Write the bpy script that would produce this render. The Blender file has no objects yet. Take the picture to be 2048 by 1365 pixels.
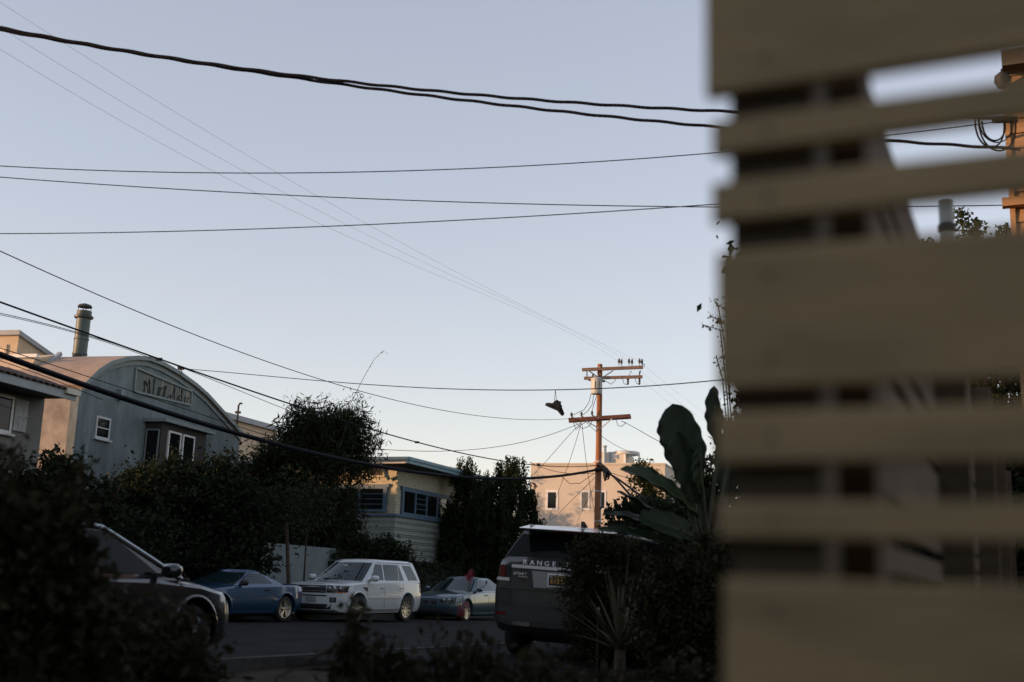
import bpy, bmesh, math, random
import numpy as np
from mathutils import Vector, Matrix
from mathutils.bvhtree import BVHTree

random.seed(7); RNG = np.random.default_rng(7)
scene = bpy.context.scene
COL = scene.collection
R = math.radians

# ------------------------------------------------------------------ camera
FPX, PITCH, ROLL, EYE = 2275.0, R(11.86), R(1.8), np.array([0, 0, 1.1])
cam = bpy.data.cameras.new('camera'); cam_o = bpy.data.objects.new('camera', cam); COL.objects.link(cam_o)
cam.sensor_width = 36; cam.lens = 36 * FPX / 2048; cam.clip_end = 2000; cam.clip_start = 0.05
cam_o.location = EYE
cam_o.matrix_world = Matrix.Translation(Vector(EYE)) @ Matrix.Rotation(R(90) + PITCH, 4, 'X') @ Matrix.Rotation(ROLL, 4, 'Z')
cam.dof.use_dof = True; cam.dof.focus_distance = 33; cam.dof.aperture_fstop = 1.8
scene.camera = cam_o
# ------------------------------------------------------------------ sky and sun
SUN_AZ, SUN_EL = 255, 5.0
world = bpy.data.worlds.new('World'); scene.world = world; world.use_nodes = True
nt = world.node_tree; bgn = nt.nodes['Background']
sky = nt.nodes.new('ShaderNodeTexSky'); sky.sky_type = 'NISHITA'; sky.sun_disc = False
sky.sun_elevation = R(SUN_EL); sky.sun_rotation = R(SUN_AZ)
gam = nt.nodes.new('ShaderNodeGamma'); gam.inputs[1].default_value = 0.5
sky.air_density = 1.0; sky.dust_density = 0.0; sky.ozone_density = 0.0; sky.altitude = 1500
tin = nt.nodes.new('ShaderNodeMix'); tin.data_type = 'RGBA'; tin.blend_type = 'MULTIPLY'
tin.inputs[0].default_value = 1; tin.inputs[7].default_value = (1.08, 1.055, 1.20, 1)
nt.links.new(sky.outputs[0], gam.inputs[0]); nt.links.new(gam.outputs[0], tin.inputs[6])
# very faint drifting haze over the whole sky
wtc = nt.nodes.new('ShaderNodeTexCoord'); wmp = nt.nodes.new('ShaderNodeMapping'); wmp.inputs['Scale'].default_value = (1, 1, 5)
wno = nt.nodes.new('ShaderNodeTexNoise'); wno.inputs['Scale'].default_value = 3.0; wno.inputs['Detail'].default_value = 5
wrm = nt.nodes.new('ShaderNodeMapRange'); wrm.inputs[1].default_value = .35; wrm.inputs[2].default_value = .7; wrm.inputs[3].default_value = 0.0; wrm.inputs[4].default_value = 1.0
whz = nt.nodes.new('ShaderNodeMix'); whz.data_type = 'RGBA'; whz.blend_type = 'MULTIPLY'; whz.inputs[7].default_value = (1.015, .995, .99, 1)
nt.links.new(wtc.outputs['Generated'], wmp.inputs[0]); nt.links.new(wmp.outputs[0], wno.inputs['Vector']); nt.links.new(wno.outputs[0], wrm.inputs[0]); nt.links.new(wrm.outputs[0], whz.inputs[0])
nt.links.new(tin.outputs[2], whz.inputs[6]); nt.links.new(whz.outputs[2], bgn.inputs[0]); bgn.inputs[1].default_value = 0.15
sun = bpy.data.lights.new('sun', 'SUN'); sun.energy = 2.0; sun.angle = R(0.5); sun.color = (1.0, 0.56, 0.29)
sun_o = bpy.data.objects.new('sun', sun); COL.objects.link(sun_o)
_sd = Vector((math.sin(R(SUN_AZ)) * math.cos(R(SUN_EL)), math.cos(R(SUN_AZ)) * math.cos(R(SUN_EL)), math.sin(R(SUN_EL))))
sun_o.rotation_euler = _sd.to_track_quat('Z', 'Y').to_euler()
vs = scene.view_settings; vs.view_transform = 'Standard'; vs.look = 'None'; vs.gamma = 1; vs.exposure = 1.5
scene.render.engine = 'CYCLES'; scene.cycles.use_denoising = True; scene.cycles.max_bounces = 6

# ------------------------------------------------------------------ pixel helpers (photo pixels -> directions)
def ray(px, py):
    u = (px - 1024) / FPX; v = (682.5 - py) / FPX
    c, s = math.cos(ROLL), math.sin(ROLL)
    u, v = u * c - v * s, u * s + v * c
    return np.array([u, math.cos(PITCH) - v * math.sin(PITCH), math.sin(PITCH) + v * math.cos(PITCH)])
def P(px, py, Y):
    d = ray(px, py); return EYE + d * (Y / d[1])
class Frame:
    """vertical plane at signed offset N right of the camera, running along azimuth az; local x = along, y = to the left, z up"""
    def __init__(s, az, N):
        a = R(az); s.D = np.array([math.sin(a), math.cos(a), 0]); s.n = np.array([math.cos(a), -math.sin(a), 0]); s.N = N; s.rot = R(90 - az)
    def at(s, px, py, off=0):
        d = ray(px, py); t = (s.N + off) / (d @ s.n); p = EYE + d * t
        return float(p @ s.D), float(p[2])
    def origin(s, x=0, z=0): q = s.D * x + s.n * s.N; return (q[0], q[1], z)
ST = Frame(24, 0)
def S(n, s, z=None):
    p = ST.n * n + ST.D * s
    return np.array([p[0], p[1], zg(p[0], p[1]) if z is None else z])
def zg(x, y):
    s = x * ST.D[0] + y * ST.D[1]
    return 0.08 - 0.014 * (min(max(s, 10), 120) - 10)

# ------------------------------------------------------------------ materials
MATS = {}
def mat(name, col, rough=0.7, metal=0.0, noise=0.0, scale=6.0, bump=0.0, coat=0.0, col2=None, spec=0.5, bscale=None, emis=None, stretch=None):
    if name in MATS: return MATS[name]
    m = bpy.data.materials.new(name); m.use_nodes = True; t = m.node_tree; b = t.nodes['Principled BSDF']
    b.inputs['Base Color'].default_value = (*col, 1); b.inputs['Roughness'].default_value = rough
    b.inputs['Metallic'].default_value = metal; b.inputs['Coat Weight'].default_value = coat; b.inputs['Specular IOR Level'].default_value = spec
    if coat: b.inputs['Coat Roughness'].default_value = 0.04
    if noise or col2 or bump:
        tc = t.nodes.new('ShaderNodeTexCoord'); src = tc.outputs['Object']
        if stretch:
            mp = t.nodes.new('ShaderNodeMapping'); mp.inputs['Scale'].default_value = stretch
            t.links.new(src, mp.inputs[0]); src = mp.outputs[0]
        n = t.nodes.new('ShaderNodeTexNoise'); n.inputs['Scale'].default_value = scale; n.inputs['Detail'].default_value = 6; n.inputs['Roughness'].default_value = 0.65
        t.links.new(src, n.inputs['Vector'])
        if noise or col2:
            mx = t.nodes.new('ShaderNodeMix'); mx.data_type = 'RGBA'
            c2 = col2 if col2 else tuple(c * (1 - noise) for c in col)
            mx.inputs[6].default_value = (*c2, 1); mx.inputs[7].default_value = (*[min(1, c * (1 + noise * .5)) for c in col], 1)
            rp = t.nodes.new('ShaderNodeMapRange'); rp.inputs[1].default_value = 0.32; rp.inputs[2].default_value = 0.68
            t.links.new(n.outputs[0], rp.inputs[0]); t.links.new(rp.outputs[0], mx.inputs[0]); t.links.new(mx.outputs[2], b.inputs['Base Color'])
        if bump:
            n2 = n
            if bscale:
                n2 = t.nodes.new('ShaderNodeTexNoise'); n2.inputs['Scale'].default_value = bscale; n2.inputs['Detail'].default_value = 8; t.links.new(src, n2.inputs['Vector'])
            bp = t.nodes.new('ShaderNodeBump'); bp.inputs['Strength'].default_value = bump; bp.inputs['Distance'].default_value = 0.02
            t.links.new(n2.outputs[0], bp.inputs['Height']); t.links.new(bp.outputs[0], b.inputs['Normal'])
    MATS[name] = m; return m
def leafmat(name, col, col2, scale=1.2, rough=0.6, transl=0.25):
    m = mat(name, col, rough, col2=col2, scale=scale, spec=0.08)
    b = m.node_tree.nodes['Principled BSDF']
    t = m.node_tree; tr = t.nodes.new('ShaderNodeBsdfTranslucent'); ms = t.nodes.new('ShaderNodeMixShader')
    ms.inputs[0].default_value = transl
    src = b.inputs['Base Color'].links[0].from_socket
    t.links.new(src, tr.inputs[0]); t.links.new(b.outputs[0], ms.inputs[1]); t.links.new(tr.outputs[0], ms.inputs[2])
    t.links.new(ms.outputs[0], t.nodes['Material Output'].inputs[0]); return m

M_black = mat('black_rubber', (.012, .012, .012), .7)
M_wire = mat('wire_insulation', (.010, .011, .016), .8, spec=.1)
M_bare = mat('bare_conductor', (.42, .44, .47), .6)
M_glass = mat('dark_glass', (.008, .020, .023), .03, spec=.5)
M_tint = mat('privacy_glass', (.004, .005, .005), .05, spec=.12)
M_hglass = mat('house_glass', (.008, .010, .010), .06, spec=.22)
M_chrome = mat('chrome', (.75, .75, .76), .12, metal=1)
M_alloy = mat('alloy', (.5, .51, .52), .22, metal=1)
M_white = mat('white_trim_paint', (.72, .72, .70), .5, noise=.15, scale=5)
M_bwood = mat('weathered_bark', (.06, .045, .03), .9, noise=.5, scale=12, bump=.6)

# ------------------------------------------------------------------ mesh helpers
def link(o, parent=None):
    COL.objects.link(o)
    if parent is not None: o.parent = parent
    return o
def props(o, label=None, cat=None, group=None, kind=None):
    if label: o['label'] = label
    if cat: o['category'] = cat
    if group: o['group'] = group
    if kind: o['kind'] = kind
    return o
def empty(name, loc=(0, 0, 0), rz=0, label=None, cat=None, group=None, rx=0):
    o = bpy.data.objects.new(name, None); COL.objects.link(o); o.location = loc; o.rotation_euler = (rx, 0, rz); o.empty_display_size = .2
    return props(o, label, cat, group)
class MB:
    def __init__(s): s.v = []; s.f = []
    def add(s, vs_, fs_):
        k = len(s.v); s.v += [tuple(map(float, q)) for q in vs_]; s.f += [tuple(i + k for i in f) for f in fs_]; return s
    def box(s, c, d, rz=0, rx=0, ry=0):
        h = np.array(d) / 2; M = np.array(Matrix.Rotation(rz, 3, 'Z') @ Matrix.Rotation(ry, 3, 'Y') @ Matrix.Rotation(rx, 3, 'X'))
        vs_ = [np.array(c) + M @ (h * np.array(q)) for q in ((-1,-1,-1),(1,-1,-1),(1,1,-1),(-1,1,-1),(-1,-1,1),(1,-1,1),(1,1,1),(-1,1,1))]
        return s.add(vs_, [(3,2,1,0),(4,5,6,7),(0,1,5,4),(1,2,6,5),(2,3,7,6),(3,0,4,7)])
    def bb(s, x0, x1, y0, y1, z0, z1): return s.box(((x0+x1)/2, (y0+y1)/2, (z0+z1)/2), (x1-x0, y1-y0, z1-z0))
    def beam(s, a, b, w, h, up=(0, 0, 1)):
        a = np.array(a, float); b = np.array(b, float); d = b - a; L = np.linalg.norm(d); d /= L
        u = np.array(up, float); sd = np.cross(d, u); sd /= np.linalg.norm(sd); u = np.cross(sd, d)
        vs_ = [p + sd * i * w / 2 + u * j * h / 2 for p in (a, b) for i, j in ((-1,-1),(1,-1),(1,1),(-1,1))]
        return s.add(vs_, [(0,1,2,3),(7,6,5,4),(0,4,5,1),(1,5,6,2),(2,6,7,3),(3,7,4,0)])
    def tube(s, pts, r, n=8, cap=True):
        pts = [np.array(p, float) for p in pts]; m = len(pts); rs = r if hasattr(r, '__len__') else [r] * m
        prev = None; rings = []
        for i, p in enumerate(pts):
            t = pts[min(i+1, m-1)] - pts[max(i-1, 0)]; t = t / (np.linalg.norm(t) + 1e-12)
            if prev is None:
                a = np.array([0, 0, 1.]) if abs(t[2]) < .9 else np.array([1., 0, 0]); u = np.cross(t, a)
            else: u = prev - t * (prev @ t)
            u /= np.linalg.norm(u) + 1e-12; prev = u; w = np.cross(t, u)
            rings.append([p + rs[i] * (u * math.cos(2*math.pi*k/n) + w * math.sin(2*math.pi*k/n)) for k in range(n)])
        fs_ = [(i*n+k, i*n+(k+1)%n, (i+1)*n+(k+1)%n, (i+1)*n+k) for i in range(m-1) for k in range(n)]
        if cap: fs_ += [tuple(range(n-1, -1, -1)), tuple((m-1)*n+k for k in range(n))]
        return s.add([q for r_ in rings for q in r_], fs_)
    def lathe(s, prof, n=24, axis='z', c=(0, 0, 0)):
        vs_ = []
        for r_, z in prof:
            for k in range(n):
                a = 2*math.pi*k/n; x, y = r_*math.cos(a), r_*math.sin(a)
                q = (x, y, z) if axis == 'z' else ((x, z, y) if axis == 'y' else (z, x, y))
                vs_.append(np.array(q) + np.array(c))
        m = len(prof)
        fs_ = [(i*n+k, i*n+(k+1)%n, (i+1)*n+(k+1)%n, (i+1)*n+k) for i in range(m-1) for k in range(n)]
        fs_ += [tuple(range(n-1, -1, -1)), tuple((m-1)*n+k for k in range(n))]
        return s.add(vs_, fs_)
    def prism(s, poly, y0, y1):            # polygon in (x,z), extruded along y
        n = len(poly)
        return s.add([(x, y0, z) for x, z in poly] + [(x, y1, z) for x, z in poly],
                     [tuple(range(n)), tuple(range(2*n-1, n-1, -1))] + [(i, i+n, (i+1)%n+n, (i+1)%n) for i in range(n)])
    def build(s, name, m, parent=None, smooth=None, loc=None):
        me = bpy.data.meshes.new(name); me.from_pydata(s.v, [], s.f); me.update()
        b = bmesh.new(); b.from_mesh(me); bmesh.ops.recalc_face_normals(b, faces=b.faces); b.to_mesh(me); b.free()
        if smooth is not None:
            me.shade_smooth()
            me.set_sharp_from_angle(angle=R(smooth))
        me.materials.append(m); o = bpy.data.objects.new(name, me)
        if loc is not None: o.location = loc
        return link(o, parent)
def obj_from_np(name, v, f, m, parent=None, smooth=False):
    me = bpy.data.meshes.new(name); v = np.asarray(v, np.float32); f = np.asarray(f, np.int32); k = f.shape[1]
    me.vertices.add(len(v)); me.vertices.foreach_set('co', v.ravel())
    me.loops.add(f.size); me.loops.foreach_set('vertex_index', f.ravel())
    me.polygons.add(len(f)); me.polygons.foreach_set('loop_start', np.arange(len(f), dtype=np.int32) * k)
    me.update(calc_edges=True); me.validate()
    if smooth: me.shade_smooth()
    me.materials.append(m); o = bpy.data.objects.new(name, me); return link(o, parent)
def text(name, body, size, m, parent, M, extrude=.004, spacing=1.0, sx=1.0):
    cu = bpy.data.curves.new(name, 'FONT'); cu.body = body; cu.size = size; cu.extrude = extrude; cu.align_x = 'CENTER'; cu.align_y = 'CENTER'; cu.space_character = spacing; cu.resolution_u = 2
    t = bpy.data.objects.new(name + '_src', cu); COL.objects.link(t)
    dg = bpy.context.evaluated_depsgraph_get(); me = bpy.data.meshes.new_from_object(t.evaluated_get(dg)); bpy.data.objects.remove(t)
    me.transform(M @ Matrix.Diagonal((sx, 1, 1, 1))); me.materials.clear(); me.materials.append(m); me.name = name
    return link(bpy.data.objects.new(name, me), parent)
def copy_tree(o, parent=None):
    c = o.copy(); COL.objects.link(c); c.parent = parent
    for ch in list(o.children): copy_tree(ch, c)
    return c

# ================================================================== GROUND
M_ground = mat('garden_soil', (.045, .036, .025), .95, noise=.5, scale=3, bump=.5, bscale=25, spec=.08)
M_asph = mat('asphalt', (.020, .021, .022), .95, noise=.5, scale=.9, bump=.35, bscale=90, spec=.08)
M_conc = mat('concrete', (.06, .06, .055), .85, noise=.3, scale=4, bump=.2, bscale=50, spec=.1)
def strip(name, n0, n1, s0, s1, dz, m, kind='structure', parent=None, seg=10):
    b = MB(); k = 0
    ss = np.linspace(s0, s1, seg + 1)
    for i in range(seg):
        b.add([S(n0, ss[i]) + [0,0,dz], S(n1, ss[i]) + [0,0,dz], S(n1, ss[i+1]) + [0,0,dz], S(n0, ss[i+1]) + [0,0,dz]], [(0,1,2,3)])
    o = b.build(name, m, parent); props(o, kind=kind); return o
g = MB(); ng = 40; gs = np.concatenate([np.linspace(-300, 0, 7)[:-1], np.linspace(0, 130, 27), np.linspace(160, 600, 6)])
vs_ = [S(nn, ss_) for ss_ in gs for nn in (-400, -100, -30, 0, 30, 100, 400)]
g.add(vs_, [(i*7+j, i*7+j+1, (i+1)*7+j+1, (i+1)*7+j) for i in range(len(gs)-1) for j in range(6)])
props(g.build('ground', M_ground), kind='structure')
strip('road', -19.0, -7.7, -60, 130, .004, M_asph, seg=40)
def kerb(name, n0, n1):
    b = MB(); ss = np.linspace(-40, 120, 33)
    for a, c in zip(ss[:-1], ss[1:]):
        v = []
        for q in (a, c):
            for nn, dz in ((n0, -.05), (n1, -.05), (n1, .13), (n0, .13)): v.append(S(nn, q) + [0, 0, dz])
        b.add(v, [(0,1,2,3),(7,6,5,4),(0,4,5,1),(1,5,6,2),(2,6,7,3),(3,7,4,0)])
    props(b.build(name, M_conc), kind='structure')
kerb('kerb_far', -19.15, -19.0); kerb('kerb_near', -7.7, -7.55)
strip('sidewalk', -20.7, -19.15, -40, 120, .11, M_conc, seg=40)
dv = MB()
for (s0_, s1_) in ((11, 14), (14, 17), (17, 20), (20, 23)):
    dv.add([S(n_, q_) + [0, 0, .03 + .045*(-n_ - 5.2)] for n_, q_ in ((-7.4, s0_), (-2.6, s0_), (-2.6, s1_), (-7.4, s1_))], [(0,1,2,3)])
props(dv.build('driveway', M_asph), kind='structure')

# ================================================================== OFF-FRAME HOUSES THAT SHADE THE STREET
M_stucA = mat('cream_stucco', (.5, .46, .38), .9, noise=.2, scale=2, bump=.3, bscale=40)
M_roofA = mat('brown_shingle', (.09, .07, .06), .9, noise=.4, scale=8)
def sunpt(s_, p_): a = R(SUN_AZ); return np.array([math.sin(a)*s_ - math.cos(a)*p_, math.cos(a)*s_ + math.sin(a)*p_])
def gable_house(s_, p_, w, d, hw, hr, label):
    c = sunpt(s_, p_); z0 = zg(*c) - .3
    e = empty('shading_house', (c[0], c[1], z0), R(90 - SUN_AZ), label, 'house')
    b = MB(); b.prism([(-d/2, 0), (d/2, 0), (d/2, hw), (-d/2, hw)], -w/2, w/2); b.build('wall', M_stucA, e)
    r_ = MB(); r_.prism([(-d/2-.5, hw-.02), (0, hr), (d/2+.5, hw-.02), (d/2+.5, hw+.12), (0, hr+.16), (-d/2-.5, hw+.12)], -w/2-.4, w/2+.4); r_.build('roof', M_roofA, e)
    gb = MB(); gb.prism([(-d/2, hw), (d/2, hw), (0, hr)], -w/2+.01, w/2-.01); gb.build('gable', M_stucA, e)
    for k in range(3):
        y = (k - 1) * w * .3
        f = MB().bb(-d/2-.06, -d/2+.02, y-.6, y+.6, 1.1, 2.3).build('window', M_white, e)
        MB().bb(-d/2-.07, -d/2, y-.52, y+.52, 1.18, 2.22).build('pane', M_hglass, f)
# rows of houses toward the setting sun, added outside the picture to block the low sun
for (s_, p_, w, d, hw, hr, lb) in (
    (26, 10, 15, 9, 5.0, 7.2, 'added unseen cream stucco house behind the slatted fence garden'),
    (28, -6, 17, 9, 5.0, 7.3, 'added unseen cream stucco house beside the garden down the block'),
    (28, -23, 17, 9, 5.0, 7.2, 'added unseen cream stucco house on the block toward the sunset'),
    (28, -37.5, 12, 9, 4.0, 5.5, 'lowest added unseen cream stucco house on the block toward the sunset'),
    (28, -49, 11, 9, 5.6, 7.6, 'tall added unseen cream stucco house at the sunset end of the block'),
    (28, -61, 13, 9, 6.0, 8.2, 'taller added unseen cream stucco house at the far end of the block'),
    (28, -75, 15, 9, 5.5, 7.0, 'last added unseen cream stucco house at the far end of the block')):
    gable_house(s_, p_, w, d, hw, hr, lb)

# ================================================================== BUILDINGS ON THE FAR SIDE
def rect_pane(parent, x0, x1, z0, z1, y, m=None, t=.02, name='pane'):
    return MB().bb(x0, x1, y, y + t, z0, z1).build(name, m or M_hglass, parent)
def window(parent, x0, x1, z0, z1, y, fw=.07, m=None, cols=1, rows=1, depth=.08, sill=True, pane=None, mull=.04):
    """facade window on local plane y (facade faces -y): frame as the part, panes and sill as its pieces"""
    m = m or M_white; b = MB()
    b.bb(x0-fw, x0, y-.03, y+depth, z0-fw, z1+fw); b.bb(x1, x1+fw, y-.03, y+depth, z0-fw, z1+fw)
    b.bb(x0, x1, y-.03, y+depth, z1, z1+fw); b.bb(x0, x1, y-.03, y+depth, z0-fw, z0)
    for i in range(1, cols): xm = x0 + (x1-x0)*i/cols; b.bb(xm-mull/2, xm+mull/2, y-.02, y+depth, z0, z1)
    f = b.build('window', m, parent)
    for i in range(cols):
        for j in range(rows):
            a0 = x0 + (x1-x0)*i/cols + (mull/2 if i else 0); a1 = x0 + (x1-x0)*(i+1)/cols - (mull/2 if i < cols-1 else 0)
            c0 = z0 + (z1-z0)*j/rows; c1 = z0 + (z1-z0)*(j+1)/rows
            rect_pane(f, a0, a1, c0 + (.015 if j else 0), c1, y-.012 - .004*j, pane, t=.014)
            if j: MB().bb(a0, a1, y-.026, y-.006, c0-.02, c0+.015).build('glazing_bar', m, f)
    if sill: MB().bb(x0-fw-.06, x1+fw+.06, y-.1, y+.02, z0-fw-.05, z0-fw-.004).build('sill', m, f)
    return f

# ---- barrel vaulted house
M_stucG = mat('grey_green_stucco', (.17, .21, .215), .9, noise=.5, scale=1.0, stretch=(1, 1, .4), bump=.35, bscale=45)
M_vault = mat('vault_roofing', (.36, .27, .21), .85, noise=.22, scale=1.6, bump=.25, bscale=30)
M_trimG = mat('grey_trim', (.22, .26, .26), .7, noise=.15, scale=4)
M_darkbr = mat('dark_brown_paint', (.035, .03, .026), .7, noise=.3, scale=6)
DF = Frame(13, -19.0)
arch_px = [(160,777),(172,765),(191,746),(215,731),(246,722),(268,720),(292,722),(323,734),(354,752),(385,774),(409,795),(443,832),(471,863),(480,874)]
arch = [DF.at(*p) for p in arch_px]; x0 = arch[0][0]
dome = empty('vaulted_house', DF.origin(x0, 0), DF.rot, 'grey stucco house with an arched barrel roof and tall flue pipe', 'house')
A = [(a - x0, z) for a, z in arch]; LX = A[-1][0]
DEPTH = 13.0
def dl(px, py, off=0): a, z = DF.at(px, py, off); return a - x0, z
# front wall with an opening left for the strip window
TL, TR, BR, BL = dl(270,736), dl(381.5,783), dl(380,811), dl(266,783)
w_ = MB(); outline = [(0, -.8)] + A + [(LX, -.8)]
bm_ = [(0,-.8)] + A + [(LX,-.8)]
w_.prism(bm_, 0, .25); w_.build('gable_wall', M_stucG, dome)
sw = MB(); sw.bb(0.0, .25, .25, DEPTH, -.8, A[0][1]-.02); sw.build('side_wall', mat('dappled_stucco', (.34, .30, .26), .9, noise=.6, scale=.8, bump=.4, bscale=30), dome)  # blotchy colour noise paints in the dappled sun on this wall
rv = MB(); n_ = len(A); TH = .12
up_ = []
for i, (a, z) in enumerate(A):
    p0 = A[max(i-1, 0)]; p1 = A[min(i+1, n_-1)]; t = np.array([p1[0]-p0[0], p1[1]-p0[1]]); t /= np.linalg.norm(t); up_.append((a - t[1]*TH, z + t[0]*TH))
rv.prism(list(A) + up_[::-1], -.14, DEPTH); rv.build('roof', M_vault, dome, smooth=40)
re_ = MB().prism([(a, z) for a, z in A] + [(a, z+.008) for a, z in up_[::-1]], -.16, -.141); re_.build('roof_edge', M_trimG, dome, smooth=30)
tr_ = MB(); low = [(a + (0 if i == 0 else 0), z - .16) for i, (a, z) in enumerate(A)]
tr_.prism([(a, z-.005) for a, z in A] + low[::-1], -.05, -.001); tr_.build('arch_trim', M_trimG, dome, smooth=30)
# strip window: sunk frame, five panes and reed cut-outs
fr = MB()
def qprism(b, c4, y0, y1): b.prism(c4, y0, y1)
fwid = .07
for (p, q) in ((TL, TR), (TR, BR), (BR, BL), (BL, TL)):
    fr.beam((p[0], -.03, p[1]), (q[0], -.03, q[1]), .08, .06, up=(0, 0, 1) if abs(p[0]-q[0]) > .3 else (1, 0, 0))
sf = fr.build('strip_window', M_trimG, dome)
M_strip = mat('frosted_strip_glass', (.07, .09, .088), .5, noise=.35, scale=1.5, stretch=(2.5, 1, .2))
M_strip2 = mat('pale_strip_panel', (.20, .19, .15), .5, noise=.3, scale=3)
lerp = lambda p, q, t: (p[0] + (q[0]-p[0])*t, p[1] + (q[1]-p[1])*t)
cuts = [0, .2, .225, .45, .50, .62, .66, .78, .81, .9, 1]
for i in range(len(cuts)-1):
    a, c = cuts[i], cuts[i+1]
    MB().prism([lerp(BL, BR, a+.004), lerp(BL, BR, c-.004), lerp(TL, TR, c-.004), lerp(TL, TR, a+.004)], -.012 - .004*(i%2), .0).build('pane', M_strip2 if i % 2 else M_strip, sf)
rnd = random.Random(3)
for k in range(16):
    t = .18 + .8 * k / 16 + rnd.uniform(-.02, .02); base = lerp(BL, BR, t); hh = rnd.uniform(.25, .85) * (lerp(TL, TR, t)[1] - base[1]); ln = rnd.uniform(-.25, .3)
    pts = [(base[0] + ln*u*u, -.024, base[1] + .03 + hh*(u - .25*u*u*abs(ln)*2)) for u in np.linspace(0, 1, 6)]
    MB().tube(pts, [.018, .016, .014, .012, .03, .008], 5).build('reed_ornament', M_darkbr, sf)
# small window
c0 = dl(160+480/13.65, 800+470/13.65); c1 = dl(160+735/13.65, 800+1070/13.65)
window(dome, c0[0], c1[0]+.02, c1[1]+.02, c0[1]-.02, 0, fw=.06, rows=2, m=mat('grey_white_frame', (.5, .52, .52), .6), sill=True)
# bay with canopy
b0 = dl(288, 838); b1 = dl(372, 848); zb = b0[1]
bx0, bx1 = b0[0]+.15, dl(385, 850)[0]
BYD = -.55
MB().bb(bx0, bx1, BYD, -.002, 2.4, zb-.08).build('bay', M_darkbr, dome)
MB().bb(bx0-.16, bx1+.2, BYD-.22, -.002, zb-.078, zb+.03).build('bay_canopy', M_trimG, dome)
window(dome, bx0+.45, bx0+1.1, 3.2, zb-.35, BYD-.03, fw=.06, rows=2)
window(dome, bx0+1.35, bx0+2.0, 3.2, zb-.35, BYD-.03, fw=.06, rows=2)
# window on the bay's cheek, facing along the street
ck = MB()
for (ya, yb, za, zb2) in ((-.5,-.46,3.0,zb-.3), (-.08,-.04,3.0,zb-.3), (-.46,-.08,zb-.34,zb-.3), (-.46,-.08,3.0,3.04)): ck.bb(bx0-.03, bx0+.01, ya, yb, za, zb2)
ckf = ck.build('cheek_window', M_trimG, dome); MB().bb(bx0-.012, bx0-.002, -.455, -.085, 3.045, zb-.345).build('pane', M_hglass, ckf)
# downpipe, wall lamp, small vents
dp = dl(168, 888); MB().tube([(dp[0], -.07, dp[1]), (dp[0], -.07, -.6)], .05, 8).build('downpipe', M_trimG, dome, smooth=40)
la = dl(238, 786); MB().bb(la[0]-.1, la[0]+.1, -.14, -.002, la[1]-.22, la[1]+.1).build('wall_lamp', M_trimG, dome)
ch0 = DF.at(158, 722, -3.2); ch1 = DF.at(169, 607, -3.2)
cx_, ct = ch0[0]-x0, ch1[1]
M_flue = mat('flue_metal', (.075, .10, .095), .5, metal=.1, noise=.3, scale=3)
ch = MB().lathe([(.225, ch0[1]-1.0), (.225, ct-.52)], 20, c=(cx_, 3.2, 0)).build('chimney', M_flue, dome, smooth=40)
MB().lathe([(.24, ct-.53), (.30, ct-.50), (.31, ct-.44), (.24, ct-.40), (.235, ct-.26)], 20, c=(cx_, 3.2, 0)).build('collar', mat('flue_dark', (.05, .055, .05), .5), ch, smooth=30)
for k in range(2): MB().lathe([(.235, ct-1.25-.5*k), (.245, ct-1.23-.5*k), (.245, ct-1.2-.5*k), (.235, ct-1.18-.5*k)], 20, c=(cx_, 3.2, 0)).build('seam_ring', M_flue, ch)
for k in range(4):
    a = k*math.pi/2 + .4; MB().tube([(cx_+.2*math.cos(a), 3.2+.2*math.sin(a), ct-.3), (cx_+.2*math.cos(a), 3.2+.2*math.sin(a), ct-.1)], .012, 5).build('cap_strut', MATS['flue_dark'], ch)
MB().lathe([(.23, ct-.13), (.24, ct-.11), (.2, ct-.05), (.05, ct)], 20, c=(cx_, 3.2, 0)).build('cap', MATS['flue_dark'], ch, smooth=40)
MB().lathe([(.16, ch0[1]-.6), (.16, ch0[1]+.0), (.12, ch0[1]+.14), (.04, ch0[1]+.2)], 10, c=(cx_-.33, 3.0, 0)).build('roof_vent', M_darkbr, dome, smooth=40)
v2 = DF.at(189, 722, -2.5); MB().lathe([(.05, v2[1]-.6), (.05, v2[1]+.05)], 8, c=(v2[0]-x0, 2.5, 0)).build('vent_pipe', M_darkbr, dome)
v3 = dl(411, 791, -.3); MB().box((v3[0], .3, v3[1]+.05), (.14, .14, .12)).build('roof_vent', M_darkbr, dome)

# ---- tan building with stepped clerestories, behind the eave house
M_tan = mat('tan_stucco', (.55, .43, .30), .9, noise=.15, scale=2, bump=.2, bscale=40)
M_tanroof = mat('tan_roof_edge', (.32, .34, .36), .6, noise=.2, scale=3)
TF = Frame(13, -23.0)
tc0 = TF.at(38, 668); t1 = TF.at(118, 727)
tan = empty('clerestory_building', TF.origin(tc0[0], 0), TF.rot, 'tan stucco building with stepped skylight roofs beside the barrel roof', 'building')
hz = tc0[1]; L1 = t1[0]-tc0[0]
MB().prism([(0, -.8), (0, hz), (L1, t1[1]), (L1, -.8)], 0, 5).build('wall', M_tan, tan)
rb = MB(); rb.prism([(-.12, hz-.05), (-.12, hz+.1), (L1+.3, t1[1]+.05), (L1+.3, t1[1]-.10)], -.1, 5.1); rb.build('roof', M_tanroof, tan)
fw_ = MB(); fw_.bb(-.05, 0, .35, 4.2, hz-1.35, hz-1.27); fw_.bb(-.05, 0, .35, .43, hz-1.27, hz-.42); fw_.bb(-.05, 0, .35, 4.2, hz-.42, hz-.34)
fwo = fw_.build('clerestory_window', M_tan, tan); MB().bb(-.03, -.002, .43, 4.2, hz-1.27, hz-.42).build('pane', mat('blind', (.62, .52, .38), .6), fwo)
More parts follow.
